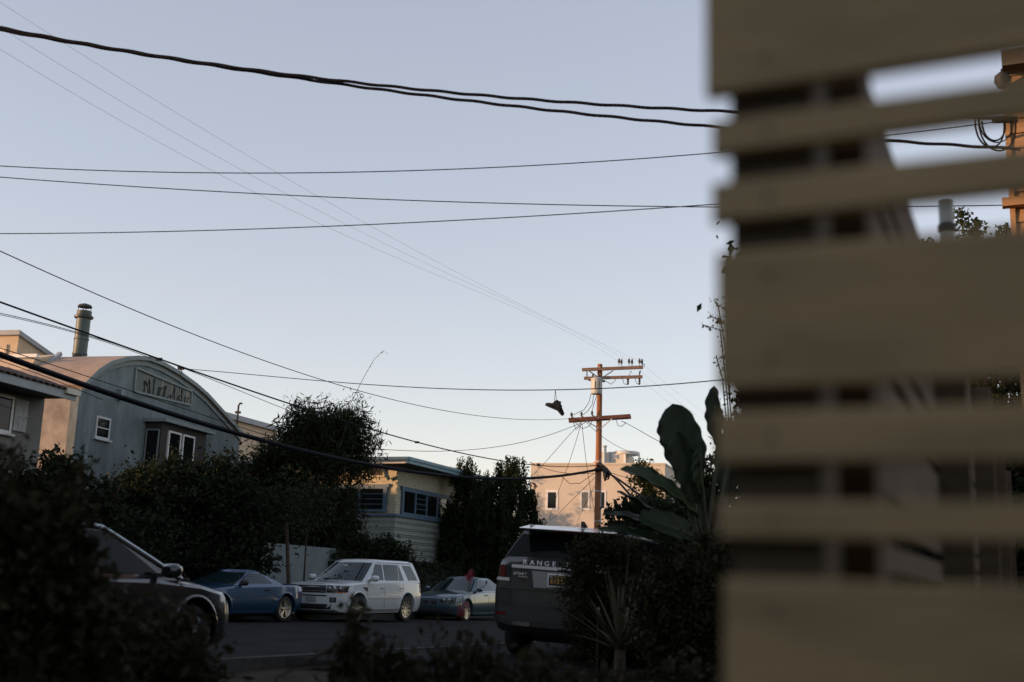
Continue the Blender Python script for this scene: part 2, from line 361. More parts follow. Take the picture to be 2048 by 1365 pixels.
MB().lathe([(.1, t1[1]+.1), (.1, t1[1]+.75), (.16, t1[1]+.75), (.16, t1[1]+.92)], 10, c=(L1*.62, 1.2, 0)).build('roof_vent', M_darkbr, tan)
SF = Frame(13, -21.2)
s0 = SF.at(72, 712); s1 = SF.at(114, 708); s2 = SF.at(42, 756); s3 = SF.at(122, 733)
sk = empty('roof_skylight', SF.origin(s0[0], 0), SF.rot, 'wedge shaped skylight box on the roof between tan wall and barrel vault', 'skylight')
dx = s1[0]-s0[0]
MB().prism([(-1.2, s0[1]-1.6), (0, s0[1]-.1), (dx, s1[1]-.03), (dx, s0[1]-1.9), (-1.2, s0[1]-2.1)], 0, 2.6).build('skylight_box', M_tan, sk)
MB().beam((-1.3, -.06, s0[1]-1.62), (dx+.08, -.06, s1[1]+.02), .12, .12).build('edge_board', M_tanroof, sk)
MB().beam((-1.3, 2.5, s0[1]-1.62), (0, 2.5, s0[1]+.02), .12, .12).build('edge_board', M_tanroof, sk)
MB().beam((0.0, -.06, s0[1]+.0), (0.0, 2.6, s0[1]+.0), .12, .10).build('top_board', M_white, sk)

# ---- house with wide eave at the left
M_stucW = mat('warm_grey_stucco', (.19, .185, .165), .9, noise=.2, scale=1.5, bump=.3, bscale=40)
M_fascia = mat('white_fascia', (.36, .40, .40), .6, noise=.2, scale=4)
M_tile = mat('dark_clay_tile', (.085, .05, .04), .85, noise=.4, scale=7, bump=.3)
LF = Frame(14, -16.5)
e0 = LF.at(0, 745); e1 = LF.at(155, 783); eb = LF.at(0, 761)
lh = empty('eave_house', LF.origin(e1[0], 0), LF.rot, 'warm grey stucco house with dark tile roof, wide white eave and shutter', 'house')
ze, zf_ = (e0[1]+e1[1])/2, eb[1]
WL = 8.0
wc = LF.at(92, 780, -.85); wx1 = wc[0]-e1[0]
MB().bb(-WL, wx1, .85, 6.0, -.6, zf_+.05).build('wall', M_stucW, lh)
MB().bb(-WL, -.02, .0, .06, zf_-.02, ze-.02).build('fascia', M_fascia, lh)
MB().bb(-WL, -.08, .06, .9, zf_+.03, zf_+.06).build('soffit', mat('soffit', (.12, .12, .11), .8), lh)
rise = .30
MB().add([(-WL, 0.0, ze-.02), (-.02, 0.0, ze-.02), (-2.8, 3.6, ze+1.1), (-WL, 3.6, ze+1.1), (-.02, 6.8, ze-.02), (-WL, 6.8, ze-.02)], [(0,1,2,3),(1,4,2),(3,2,4,5),(0,1,4,5)]).build('roof', M_tile, lh)
tprof = MB()
n6 = 7; arc = [(math.cos(math.pi*k/(n6-1))*.11, math.sin(math.pi*k/(n6-1))*.055) for k in range(n6)]
tprof.add([(x, 0, z) for x, z in arc] + [(x, .42, z+.13) for x, z in arc] + [(x*.82, 0, z*.7-.01) for x, z in arc] + [(x*.82, .42, z*.7+.12) for x, z in arc],
          [(i, i+1, i+1+n6, i+n6) for i in range(n6-1)] + [(i+3*n6, i+1+3*n6, i+1+2*n6, i+2*n6) for i in range(n6-1)] + [(i, i+2*n6, i+1+2*n6, i+1) for i in range(n6-1)])
t0 = tprof.build('roof_tile', M_tile, lh, smooth=50); t0.location = (-.12, -.06, ze-.015)
for row in range(3):
    for k in range(22):
        if row == 0 and k == 0: continue
        c = t0.copy(); COL.objects.link(c); c.parent = lh; c.location = (-.12 - .225*k - row*.3, -.06 + row*.36, ze-.015 + row*.115 + random.uniform(-.008, .008)); c.rotation_euler = (0, random.uniform(-.03, .03), random.uniform(-.03, .03))
MB().bb(-.5, .02, -.09, .0, ze-.10, ze+.03).build('gutter_end', mat('pale_gutter', (.6, .55, .45), .5), lh)
wy = .85
q0 = LF.at(0, 790, -.85); q1 = LF.at(19, 868, -.85); q2 = LF.at(48, 866, -.85)
window(lh, q0[0]-e1[0]-.9, q1[0]-e1[0]-.06, q1[1]+.06, q0[1]-.04, wy, fw=.07, cols=2)
sh = MB()
sx0, sx1, sz0, sz1 = q1[0]-e1[0]+.04, q2[0]-e1[0], q2[1], q0[1]
for k in range(3):
    a = sx0 + (sx1-sx0)*k/3; sh.bb(a+.004, a+(sx1-sx0)/3-.004, wy-.045, wy-.006, sz0, sz1)
so = sh.build('shutter', mat('pale_shutter', (.42, .44, .41), .75, noise=.3, scale=5), lh)
MB().bb(sx0, sx1, wy-.06, wy-.045, (sz0+sz1)/2-.03, (sz0+sz1)/2+.03).build('shutter_batten', MATS['pale_shutter'], so)

# ---- shingled bungalow
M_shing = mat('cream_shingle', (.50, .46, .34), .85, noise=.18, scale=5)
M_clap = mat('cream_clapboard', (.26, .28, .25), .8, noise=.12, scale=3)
M_blue = mat('slate_blue_trim', (.09, .15, .21), .6, noise=.2, scale=5)
M_roofw = mat('sunlit_fascia', (.55, .52, .46), .6, noise=.12, scale=4)  # fascia on the sun side, sunlight put into its colour
M_rooft = mat('shaded_fascia', (.20, .32, .36), .6, noise=.15, scale=4)  # same fascia on the street side, shade put into its colour
CAZ = 20.5
cc = P(793, 985, 44.5)
CF = Frame(CAZ, float(cc @ Frame(CAZ, 0).n)); cs = float(cc @ CF.D)
bung = empty('shingled_bungalow', (cc[0], cc[1], 0), CF.rot, 'cream shingled bungalow with blue window trim and flat overhanging roof', 'house')
def cr(px, py): a, z = CF.at(px, py); return a - cs, z          # street side facade
LFr = Frame(CAZ + 90, 0); LFr.N = float(cc @ LFr.n)
def cl(px, py): a, z = LFr.at(px, py); return -(a - float(cc @ LFr.D)), z   # facade facing along the street (local -x), y to the left
zband = cr(795, 1032)[1]; ztop = cr(795, 940)[1]; zro = 0
LEN, WID = 9.0, 8.0
MB().bb(.06, LEN, .06, WID, -1.2, ztop+.3).build('wall', mat('wall_core', (.3, .28, .22), .9), bung)
# roof slab with overhang on both sides
OV = .85
rz0 = P(816, 926, 43.4)[2]; rz1 = P(816, 914, 43.4)[2]
MB().bb(-OV, LEN+.6, -OV, WID+.6, rz0, rz1-.10).build('roof', mat('roof_deck', (.10, .10, .10), .9), bung)
f1 = MB(); f1.bb(-OV-.04, LEN+.6, -OV-.04, -OV, rz0-.02, (rz0+rz1)/2-.003); f1.build('fascia', M_rooft, bung)
f1 = MB(); f1.bb(-OV-.09, LEN+.6, -OV-.09, -OV-.002, (rz0+rz1)/2, rz1); f1.build('fascia', M_rooft, bung)
f2 = MB(); f2.bb(-OV-.045, -OV-.001, -OV+.002, WID+.6, rz0-.02, (rz0+rz1)/2-.003); f2.build('fascia', M_roofw, bung)
f2 = MB(); f2.bb(-OV-.095, -OV-.001, -OV+.002, WID+.6, (rz0+rz1)/2, rz1); f2.build('fascia', M_roofw, bung)
ca = P(845, 920, 45.5); MB().bb(1.6, 2.3, 1.2, 1.7, rz1-.12, rz1+.18).build('roof_hatch', mat('brick_red', (.25, .12, .08), .9), bung)
# shingle courses (upper storey): too small to pick apart singly
def shingle_wall(face):
    b = MB(); rnd = random.Random(5 if face else 9); ex = .125; z = zband + .05; row = 0
    Lw = LEN if face else WID
    while z < ztop + .25:
        u = -.02 + (rnd.random()*.12)
        while u < Lw:
            wd = rnd.uniform(.13, .26); t = rnd.uniform(.012, .026); zz = z + rnd.uniform(-.006, .006); tt = .05 - t
            u1 = min(u + wd - .007, Lw)
            if face: b.add([(u, tt, zz), (u1, tt, zz), (u1, .058, zz), (u, .058, zz), (u, .05, zz+ex+.02), (u1, .05, zz+ex+.02)], [(0,1,5,4), (0,1,2,3), (0,4,3), (1,2,5)])
            else: b.add([(tt, u, zz), (tt, u1, zz), (.058, u1, zz), (.058, u, zz), (.05, u, zz+ex+.02), (.05, u1, zz+ex+.02)], [(0,1,5,4), (0,1,2,3), (0,4,3), (1,2,5)])
            u += wd
        z += ex; row += 1
    o = b.build('shingle_siding', M_shing, bung); props(o, kind='stuff')
shingle_wall(True); shingle_wall(False)
# clapboards below: wide and narrow boards alternate, each board its own piece
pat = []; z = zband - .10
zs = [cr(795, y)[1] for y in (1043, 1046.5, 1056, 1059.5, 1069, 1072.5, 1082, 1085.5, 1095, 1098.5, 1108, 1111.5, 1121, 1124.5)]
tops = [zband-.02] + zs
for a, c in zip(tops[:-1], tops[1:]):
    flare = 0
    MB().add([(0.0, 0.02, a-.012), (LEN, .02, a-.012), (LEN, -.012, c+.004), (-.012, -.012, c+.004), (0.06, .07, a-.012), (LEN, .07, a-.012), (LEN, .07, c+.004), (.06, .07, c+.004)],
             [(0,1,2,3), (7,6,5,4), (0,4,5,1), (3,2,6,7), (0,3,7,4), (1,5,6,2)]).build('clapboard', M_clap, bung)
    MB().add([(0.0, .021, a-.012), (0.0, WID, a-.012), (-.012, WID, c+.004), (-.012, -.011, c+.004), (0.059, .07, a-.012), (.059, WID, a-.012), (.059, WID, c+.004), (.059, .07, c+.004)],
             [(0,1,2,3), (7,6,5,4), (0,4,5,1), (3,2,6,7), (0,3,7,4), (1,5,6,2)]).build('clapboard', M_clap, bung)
bd = MB(); bd.bb(-.07, LEN, -.07, -.001, zband-.03, zband+.07); bd.build('band_board', M_blue, bung)
bd = MB(); bd.bb(-.068, -.001, -.001, WID, zband-.032, zband+.068); bd.build('band_board', M_blue, bung)
# street side windows: wide blue casing, four sashes
ra = cr(803, 975); rbz = cr(803, 1024)[1]
xw0, xw1, zw1, zw0 = ra[0]+.22, ra[0]+4.6, ra[1]-.13, zband+.17
def casing(side, u0, u1, z0, z1, n):
    b = MB()
    def bx(a0, a1, c0, c1, y0=-.05, y1=.06):
        if side: b.bb(a0, a1, y0, y1, c0, c1)
        else: b.bb(y0, y1, a0, a1, c0, c1)
    bx(u0-.16, u0, z0-.1, z1+.17); bx(u1, u1+.16, z0-.1, z1+.17); bx(u0, u1, z1, z1+.17); bx(u0, u1, z0-.1, z0)
    w = (u1-u0)/n
    for i in range(1, n): bx(u0+w*i-.05, u0+w*i+.05, z0, z1, -.04)
    f = b.build('window', M_blue, bung)
    for i in range(n):
        a0, a1 = u0+w*i+(.05 if i else 0), u0+w*(i+1)-(.05 if i < n-1 else 0)
        pb = MB(); (pb.bb(a0, a1, .0, .03, z0, z1) if side else pb.bb(.0, .03, a0, a1, z0, z1)); pb.build('pane', M_hglass, f)
        if i % 2 == (0 if not side else 1):
            for k in range(1, 4):
                zz = z0 + (z1-z0)*k/4; gb = MB(); (gb.bb(a0, a1, -.012, -.001, zz-.012, zz+.012) if side else gb.bb(-.012, -.001, a0, a1, zz-.012, zz+.012)); gb.build('glazing_bar', M_blue, f)
    # horns of the head casing
    for u in (u0-.16, u1+.16):
        hb = MB(); sgn = -1 if u == u0-.16 else 1
        (hb.bb(u + (0 if sgn > 0 else -.08), u + (.08 if sgn > 0 else 0), -.05, .05, z1+.06, z1+.2) if side else hb.bb(-.05, .05, u + (0 if sgn > 0 else -.08), u + (.08 if sgn > 0 else 0), z1+.06, z1+.2)); hb.build('casing_horn', M_blue, f)
casing(True, xw0, xw1, zw0, zw1, 4)
la0 = cl(777, 975)[0]; la1 = cl(722, 975)[0]; lz1 = cl(770, 978)[1]; lz0 = cl(770, 1019)[1]
casing(False, la0+.2, la0+2.3, max(lz0, zband+.16), lz1, 2)
vy, vz = cl(751, 945)
vb = MB(); vb.bb(-.05, .03, vy-.42, vy+.42, vz-.19, vz+.19); vo = vb.build('attic_vent', M_shing, bung); MB().bb(-.06, -.02, vy-.33, vy+.33, vz-.12, vz+.12).build('vent_opening', M_black, vo)
for yy in (vy-.62, 4.6):
    MB().beam((-.04, yy, rz0-.55), (-OV+.1, yy, rz0-.06), .09, .11).build('eave_bracket', M_blue, bung)

# ---- low flat roofed building glimpsed behind the bamboo
fb = P(490, 842, 52); flat = empty('flat_roof_building', (fb[0], fb[1], 0), R(72), 'low flat roofed tan building behind the bamboo clump', 'building')
MB().bb(-3, 3, 0, 5, -1.2, fb[2]-.12).build('wall', M_tan, flat); MB().bb(-3.2, 3.2, -.2, 5.2, fb[2]-.118, fb[2]+.12).build('parapet', M_tanroof, flat)
mp = P(475, 838, 51); ms = P(476, 812, 51)
mst = empty('service_mast', (mp[0], mp[1], mp[2]-1.2), 0, 'thin metal service mast above the flat roof by the barrel vault', 'mast')
hh = ms[2]-mp[2]+1.2
MB().tube([(0,0,0), (0,0,hh), (.06,0,hh+.12), (.16,0,hh+.1)], .045, 8).build('mast_pipe', M_darkbr, mst); MB().bb(-.12, .12, -.06, .06, hh-.35, hh-.25).build('bracket', M_darkbr, mst)

# ---- pale house at the end of the street
M_peach = mat('peach_stucco', (.56, .50, .42), .9, noise=.1, scale=.8, bump=.2, bscale=20)
FA = 107 - 0
q = P(1062, 935, 76)
FF = Frame(FA, 0); FF.N = float(q @ FF.n); fs = float(q @ FF.D)
far = empty('peach_house', (q[0], q[1], 0), FF.rot, 'sunlit pale peach stucco house with flat roof at the street end', 'house')
def fl(px, py): a, z = FF.at(px, py); return a - fs, z
zt = fl(1150, 930)[1]; XR = fl(1330, 930)[0]
wallf = MB().prism([(0, -2.5), (XR, -2.5), (XR, zt), (0, zt)], 0, 9); wallf.build('wall', M_peach, far)
MB().bb(-.05, XR+.05, -.06, 9.05, zt, zt+.12).build('parapet', M_peach, far)
a0 = fl(1096, 985); a1 = fl(1112, 1017); window(far, a0[0], a1[0], a1[1], a0[1], 0, fw=.14, sill=False)
a0 = fl(1167, 985); a1 = fl(1175, 1017); window(far, a0[0]-.1, a1[0]+.02, a1[1], a0[1], 0, fw=.12, sill=False, pane=mat('curtained_glass', (.18, .17, .13), .2))
a0 = fl(1202, 985); a1 = fl(1209, 1017); window(far, a0[0], a1[0], a1[1], a0[1], 0, fw=.10, sill=False)
# roof room with round canopy
fl1 = lambda px, py: (FF.at(px, py, -1.0)[0] - fs, FF.at(px, py, -1.0)[1])
r0 = fl1(1206, 928); r1 = fl1(1248, 904)
MB().bb(r0[0]-.2, r1[0], 1.0, 4.5, zt+.12, r1[1]).build('roof_room', M_peach, far)
for xo in (fl1(1211, 915)[0], fl1(1219, 915)[0]):
    f = MB().bb(xo-.06, xo+.20, .95, 1.05, zt+.2, r1[1]-.02).build('window', M_white, far); MB().bb(xo, xo+.16, .93, 1.02, zt+.22, r1[1]-.06).build('pane', mat('sky_glass', (.22, .25, .28), .1), f)
sq = fl1(1231, 914); f = MB().bb(sq[0]-.16, sq[0]+.16, .95, 1.05, sq[1]-.16, sq[1]+.16).build('window', M_white, far); MB().bb(sq[0]-.09, sq[0]+.13, .93, 1.02, sq[1]-.11, sq[1]+.11).build('pane', MATS['sky_glass'], f)
cyl = MB(); cxx = r1[0]+.1; cyl.lathe([(.85, r1[1]-.14), (.9, r1[1]-.12), (.9, r1[1]+.04), (.82, r1[1]+.08)], 28, c=(cxx-.1, 1.8, 0)); cyl.build('canopy', mat('pale_canopy', (.5, .52, .52), .5), far, smooth=40)
MB().bb(r1[0]-.0, r1[0]+.12, .96, 1.06, zt+.1, r1[1]-.1).build('canopy_post', M_white, far); MB().bb(r1[0]+.85, r1[0]+.95, 1.6, 1.7, zt+.1, r1[1]-.1).build('canopy_post', M_white, far)
MB().prism([(fl(1172, 931)[0], zt+.1), (r0[0]-.2, zt+.1), (r0[0]-.2, r1[1]-.2)], 1.2, 1.5).build('stair_parapet', M_peach, far)
MB().lathe([(.12, zt), (.12, fl(1205, 893)[1]), (.16, fl(1205, 892)[1]), (.16, fl(1205, 889)[1])], 10, c=(fl(1205, 900)[0], .7, 0)).build('vent_pipe', mat('galv', (.35, .4, .42), .4, metal=.6), far)

# ---- white boundary wall and hedge behind the parked cars
M_bwall = mat('boundary_stucco', (.17, .21, .215), .9, noise=.2, scale=1.2, bump=.3, bscale=40)
wa = P(440, 1084, 31.4); wb = P(672, 1102, 39.0)
bw = MB(); zt_ = 1.95
bw.beam((wa[0], wa[1], .55), (wb[0], wb[1], .55), .2, 2*1.4); o = bw.build('boundary_wall', M_bwall); props(o, 'pale grey stucco boundary wall behind blue coupe', 'wall')

# ================================================================== CARS
def paint(name, col, metal=.0, rough=.35): return mat(name, col, rough, metal=metal, coat=1.0)
M_lamp = mat('lamp_glass', (.35, .36, .37), .08, metal=.6)
M_lampd = mat('lamp_housing', (.02, .02, .022), .15, spec=.6)
M_red = mat('red_lens', (.10, .008, .008), .12, spec=.6)
M_amber = mat('amber_lens', (.45, .12, .02), .15)
M_plastic = mat('black_plastic', (.018, .018, .019), .6)
M_silver = mat('satin_silver', (.45, .45, .44), .3, metal=.8)
M_plate = mat('plate_paint', (.28, .28, .27), .5)
def interp(tab, x):
    xs = [t[0] for t in tab]
    if xs[0] > xs[-1]: tab = tab[::-1]
    return [float(np.interp(x, [t[0] for t in tab], [t[k] for t in tab])) for k in range(1, len(tab[0]))]
class Car:
    def __init__(s, name, label, loc, az, spec, tilt=0):
        s.sp = spec; s.root = empty(name, loc, R(90 - az), label, 'car'); s.root.rotation_euler = (tilt, 0, R(90 - az))
        sp = spec; pm = sp['paint']
        # ---- lower body: lofted sections (x, half width, z bottom, z waist, z shoulder, z top edge, z top centre)
        b = MB(); K = []
        st = sp['stations']; xs_ = []
        for a, c in zip(st[:-1], st[1:]):
            for t in (0, .34, .67): xs_.append(a[0] + (c[0]-a[0])*t)
        xs_.append(st[-1][0])
        for x in xs_:
            w, zb, zm, zs_, zt, ztc = interp(st, x)
            half = [(.0, zb), (.80*w, zb), (.93*w, zb+.03), (.985*w, zb+.14), (1.0*w, zm), (.99*w, (zm+zs_)/2), (.965*w, zs_), (.925*w, zs_*.35+zt*.65), (.84*w, zt), (.5*w, zt*.25+ztc*.75), (.0, ztc)]
            ring = [(x, y, z) for y, z in half] + [(x, -y, z) for y, z in half[-2:0:-1]]
            K.append(ring)
        n = len(K[0]); b.v = [q for r_ in K for q in r_]
        b.f = [(i*n+k, i*n+(k+1)%n, (i+1)*n+(k+1)%n, (i+1)*n+k) for i in range(len(K)-1) for k in range(n)] + [tuple(range(n-1, -1, -1)), tuple((len(K)-1)*n+k for k in range(n))]
        body = b.build('body', pm, s.root)
        cut = MB()
        for ax in (sp['fa'], sp['ra']):
            for sd in (-1, 1): cut.lathe([(sp['arch'], .0), (sp['arch'], .9)] if sd > 0 else [(sp['arch'], -.9), (sp['arch'], .0)], 36, 'y', (ax, sd*(sp['w']-.28), sp['r']+.02))
        co = cut.build('arch_cutter', M_black, s.root)
        md = body.modifiers.new('b', 'BOOLEAN'); md.object = co; md.operation = 'DIFFERENCE'; md.solver = 'EXACT'
        bpy.context.view_layer.update(); dg = bpy.context.evaluated_depsgraph_get()
        me = bpy.data.meshes.new_from_object(body.evaluated_get(dg)); body.modifiers.clear(); body.data = me
        me.materials.clear(); me.materials.append(pm)
        for p in me.polygons: p.material_index = 0
        me.shade_smooth(); me.set_sharp_from_angle(angle=R(28)); bpy.data.objects.remove(co)
        s.body = body
        # ---- cabin
        g_ = sp['cab']; s.g = g_; NL = 6; b = MB(); rings = []
        for j in range(NL+1):
            t = j/NL; rings.append(s.ring(t))
        zr = g_['zr']
        for ins, dz in ((.06, .05), (.16, .085), (.45, .11), (.8, .12)):
            base = s.ring(1.0); cxm = sum(q[0] for q in base)/len(base)
            rings.append([(cxm + (q[0]-cxm)*(1-ins*.55), q[1]*(1-ins), zr + dz*g_.get('crown', 1)) for q in base])
        n = len(rings[0]); b.v = [q for r_ in rings for q in r_]
        b.f = [(i*n+k, i*n+(k+1)%n, (i+1)*n+(k+1)%n, (i+1)*n+k) for i in range(len(rings)-1) for k in range(n)] + [tuple(range(n-1, -1, -1)), tuple((len(rings)-1)*n+k for k in range(n))]
        s.cab = b.build('cabin', pm, s.root, smooth=30)
        s.bvh = BVHTree.FromPolygons([v.co for v in me.vertices], [tuple(p.vertices) for p in me.polygons])
        # ---- glass
        for nm, poly in g_['side'].items():
            for sd in (1, -1): s.side_glass('side_window', poly, sd)
        s.end_glass('windscreen', True, *g_['ws']); s.end_glass('rear_window', False, *g_['rw'])
        for ax in (sp['fa'], sp['ra']):
            for sd in (1, -1): s.wheel(ax, sd)
        u = MB(); u.bb(sp['ra']-.3, sp['fa']+.3, -sp['w']*.6, sp['w']*.6, sp['stations'][3][2]-.04, sp['stations'][3][2]+.05); u.build('underside', M_black, s.root)
    def ring(s, t):
        g_ = s.g; xf = g_['xfb'] + (g_['xft']-g_['xfb'])*t; xr = g_['xrb'] + (g_['xrt']-g_['xrb'])*t; w = s.wid(t); z = s.zl(t); bf = g_['bow'][0]; br = g_['bow'][1]
        pts = []
        for k in range(11):
            y = -1 + 2*k/10; pts.append((xf - bf*abs(y)**2.4, w*y, z))
        for k in range(1, 8): u = k/8; pts.append(((xf-bf) + (xr+br-xf+bf)*u, w*s.bul(u), z))
        for k in range(11):
            y = 1 - 2*k/10; pts.append((xr + br*abs(y)**2.4, w*y, z))
        for k in range(1, 8): u = 1-k/8; pts.append(((xf-bf) + (xr+br-xf+bf)*u, -w*s.bul(u), z))
        return pts
    def bul(s, u): return 1 + .035*math.sin(math.pi*u)
    def wid(s, t): g_ = s.g; return g_['wb'] + (g_['wt']-g_['wb'])*(t**1.25)
    def zl(s, t): return s.g['zb'] + (s.g['zr']-s.g['zb'])*t
    def side_pt(s, x, z, sd, off):
        g_ = s.g; t = (z-g_['zb'])/(g_['zr']-g_['zb']); xf = g_['xfb'] + (g_['xft']-g_['xfb'])*t - g_['bow'][0]; xr = g_['xrb'] + (g_['xrt']-g_['xrb'])*t + g_['bow'][1]
        u = min(max((x-xf)/(xr-xf), 0), 1); return (x, sd*(s.wid(t)*s.bul(u) + off), z)
    def side_glass(s, name, poly, sd):
        # poly: bottom-front, bottom-rear, top-rear, top-front in (x,z)
        b = MB(); nu, nv = 6, 4; G = []
        for off in (.006, -.02):
            for j in range(nv+1):
                for i in range(nu+1):
                    u, v = i/nu, j/nv
                    x = (poly[0][0]*(1-u)+poly[1][0]*u)*(1-v) + (poly[3][0]*(1-u)+poly[2][0]*u)*v
                    z = (poly[0][1]*(1-u)+poly[1][1]*u)*(1-v) + (poly[3][1]*(1-u)+poly[2][1]*u)*v
                    G.append(s.side_pt(x, z, sd, off))
        n1 = (nu+1)*(nv+1); f = [(j*(nu+1)+i, j*(nu+1)+i+1, (j+1)*(nu+1)+i+1, (j+1)*(nu+1)+i) for j in range(nv) for i in range(nu)]
        rim = [i for i in range(nu+1)] + [j*(nu+1)+nu for j in range(1, nv+1)] + [nv*(nu+1)+i for i in range(nu-1, -1, -1)] + [j*(nu+1) for j in range(nv-1, 0, -1)]
        f += [(rim[k], rim[(k+1) % len(rim)], rim[(k+1) % len(rim)]+n1, rim[k]+n1) for k in range(len(rim))]
        b.add(G, f); b.build(name, s.sp.get('glass', M_glass), s.root, smooth=40)
    def end_glass(s, name, front, t0, t1, y0, y1):
        b = MB(); nu, nv = 12, 5; G = []; g_ = s.g
        for off in (.007, -.02):
            for j in range(nv+1):
                t = t0 + (t1-t0)*j/nv; w = s.wid(t); yy = y0 + (y1-y0)*j/nv
                xf = g_['xfb'] + (g_['xft']-g_['xfb'])*t; xr = g_['xrb'] + (g_['xrt']-g_['xrb'])*t
                for i in range(nu+1):
                    y = (-1 + 2*i/nu)*yy
                    x = (xf - g_['bow'][0]*abs(y)**2.4 + off) if front else (xr + g_['bow'][1]*abs(y)**2.4 - off)
                    G.append((x, w*y, s.zl(t) + off*.6))
        n1 = (nu+1)*(nv+1); f = [(j*(nu+1)+i, j*(nu+1)+i+1, (j+1)*(nu+1)+i+1, (j+1)*(nu+1)+i) for j in range(nv) for i in range(nu)]
        rim = [i for i in range(nu+1)] + [j*(nu+1)+nu for j in range(1, nv+1)] + [nv*(nu+1)+i for i in range(nu-1, -1, -1)] + [j*(nu+1) for j in range(nv-1, 0, -1)]
        f += [(rim[k], rim[(k+1) % len(rim)], rim[(k+1) % len(rim)]+n1, rim[k]+n1) for k in range(len(rim))]
        b.add(G, f); return b.build(name, s.sp.get('glass', M_glass), s.root, smooth=40)
    def wheel(s, ax, sd):
        sp = s.sp; r = sp['r']; rr = sp.get('rim', r*.68); tw = .22; y0 = sd*(sp['w']-.03)
        hub = MB().lathe([(rr*.55, -.16), (rr*.55, -.10)], 20, 'y', (ax, y0, r)) if sd > 0 else MB().lathe([(rr*.55, .10), (rr*.55, .16)], 20, 'y', (ax, y0, r))
        wh = hub.build('wheel', M_black, s.root)
        MB().lathe([(rr*.98, -tw*sd), (r*.93, -tw*sd), (r, -tw*.82*sd), (r, -tw*.18*sd), (r*.95, -.01*sd), (rr*1.03, .0), (rr, -.02*sd), (rr*.97, -tw*.9*sd)], 40, 'y', (ax, y0, r)).build('tyre', M_black, wh, smooth=35)
        b = MB(); b.lathe([(rr*.93, -.05*sd), (rr*1.0, -.035*sd), (rr*1.02, -.004*sd), (rr*.95, -.006*sd), (rr*.93, -.05*sd)], 40, 'y', (ax, y0, r))
        b.lathe([(rr*.24, -.06*sd), (rr*.24, -.025*sd), (rr*.12, -.018*sd)], 18, 'y', (ax, y0, r))
        ns = sp.get('spokes', 5)
        for k in range(ns):
            a = 2*math.pi*k/ns + .3
            for da in ((-.16, .16) if sp.get('twin') else (0,)):
                p0 = (ax + rr*.18*math.cos(a), y0 - .03*sd, r + rr*.18*math.sin(a)); p1 = (ax + rr*.95*math.cos(a+da), y0 - .022*sd, r + rr*.95*math.sin(a+da))
                b.beam(p0, p1, .035 if sp.get('twin') else .055, .03, up=(0, 1, 0))
        b.build('rim', M_alloy, wh, smooth=35)
    # patch projected on the body: corners given in the two free axes, counter-clockwise from low-first
    def patch(s, name, axis, c4, m, off=.006, nu=8, nv=4, parent=None, th=.02):
        sgn = 1 if axis[0] == '+' else -1; ai = 'xyz'.index(axis[1]); b = MB(); G = []; good = []
        fr = [i for i in (0, 1, 2) if i != ai]
        for j in range(nv+1):
            for i in range(nu+1):
                u, v = i/nu, j/nv
                q = [(c4[0][k]*(1-u)+c4[1][k]*u)*(1-v) + (c4[3][k]*(1-u)+c4[2][k]*u)*v for k in (0, 1)]
                o = [0, 0, 0]; o[ai] = sgn*6; o[fr[0]] = q[0]; o[fr[1]] = q[1]; d = [0, 0, 0]; d[ai] = -sgn
                h = s.bvh.ray_cast(Vector(o), Vector(d))
                if h[0] is None: good.append(None); G.append(None)
                else: good.append(1); G.append(np.array(h[0]))
        ok = [g0 for g0 in G if g0 is not None]
        if not ok: return None
        for k in range(len(G)):
            if G[k] is None:
                kk = min((i for i in range(len(G)) if G[i] is not None), key=lambda i: abs(i-k)); i0, j0 = k % (nu+1), k // (nu+1); u, v = i0/nu, j0/nv
                q = [(c4[0][t]*(1-u)+c4[1][t]*u)*(1-v) + (c4[3][t]*(1-u)+c4[2][t]*u)*v for t in (0, 1)]
                o = np.zeros(3); o[ai] = G[kk][ai]; o[fr[0]] = q[0]; o[fr[1]] = q[1]; G[k] = o
        d = np.zeros(3); d[ai] = sgn
        Gt = [q + d*off for q in G] + [q - d*th for q in G]
        n1 = (nu+1)*(nv+1); f = [(j*(nu+1)+i, j*(nu+1)+i+1, (j+1)*(nu+1)+i+1, (j+1)*(nu+1)+i) for j in range(nv) for i in range(nu)]
        rim = [i for i in range(nu+1)] + [j*(nu+1)+nu for j in range(1, nv+1)] + [nv*(nu+1)+i for i in range(nu-1, -1, -1)] + [j*(nu+1) for j in range(nv-1, 0, -1)]
        f += [(rim[k], rim[(k+1) % len(rim)], rim[(k+1) % len(rim)]+n1, rim[k]+n1) for k in range(len(rim))]
        return MB().add(Gt, f).build(name, m, parent or s.root, smooth=40)
    def hit(s, axis, a, c):
        sgn = 1 if axis[0] == '+' else -1; ai = 'xyz'.index(axis[1]); fr = [i for i in (0, 1, 2) if i != ai]
        o = [0, 0, 0]; o[ai] = sgn*6; o[fr[0]] = a; o[fr[1]] = c; d = [0, 0, 0]; d[ai] = -sgn
        h = s.bvh.ray_cast(Vector(o), Vector(d)); return np.array(h[0]) if h[0] is not None else None
    def seam(s, sd, pts, m=None, w=.012):
        for (x0, z0), (x1, z1) in zip(pts[:-1], pts[1:]):
            if abs(x1-x0) > abs(z1-z0): c = [(x0, z0-w/2), (x1, z1-w/2), (x1, z1+w/2), (x0, z0+w/2)]
            else: c = [(x0-w/2, z0), (x0+w/2, z0), (x1+w/2, z1), (x1-w/2, z1)]
            s.patch('door_seam', '+y' if sd > 0 else '-y', c, m or M_plastic, off=.0015, nu=6 if abs(x1-x0) > abs(z1-z0) else 1, nv=1 if abs(x1-x0) > abs(z1-z0) else 6)
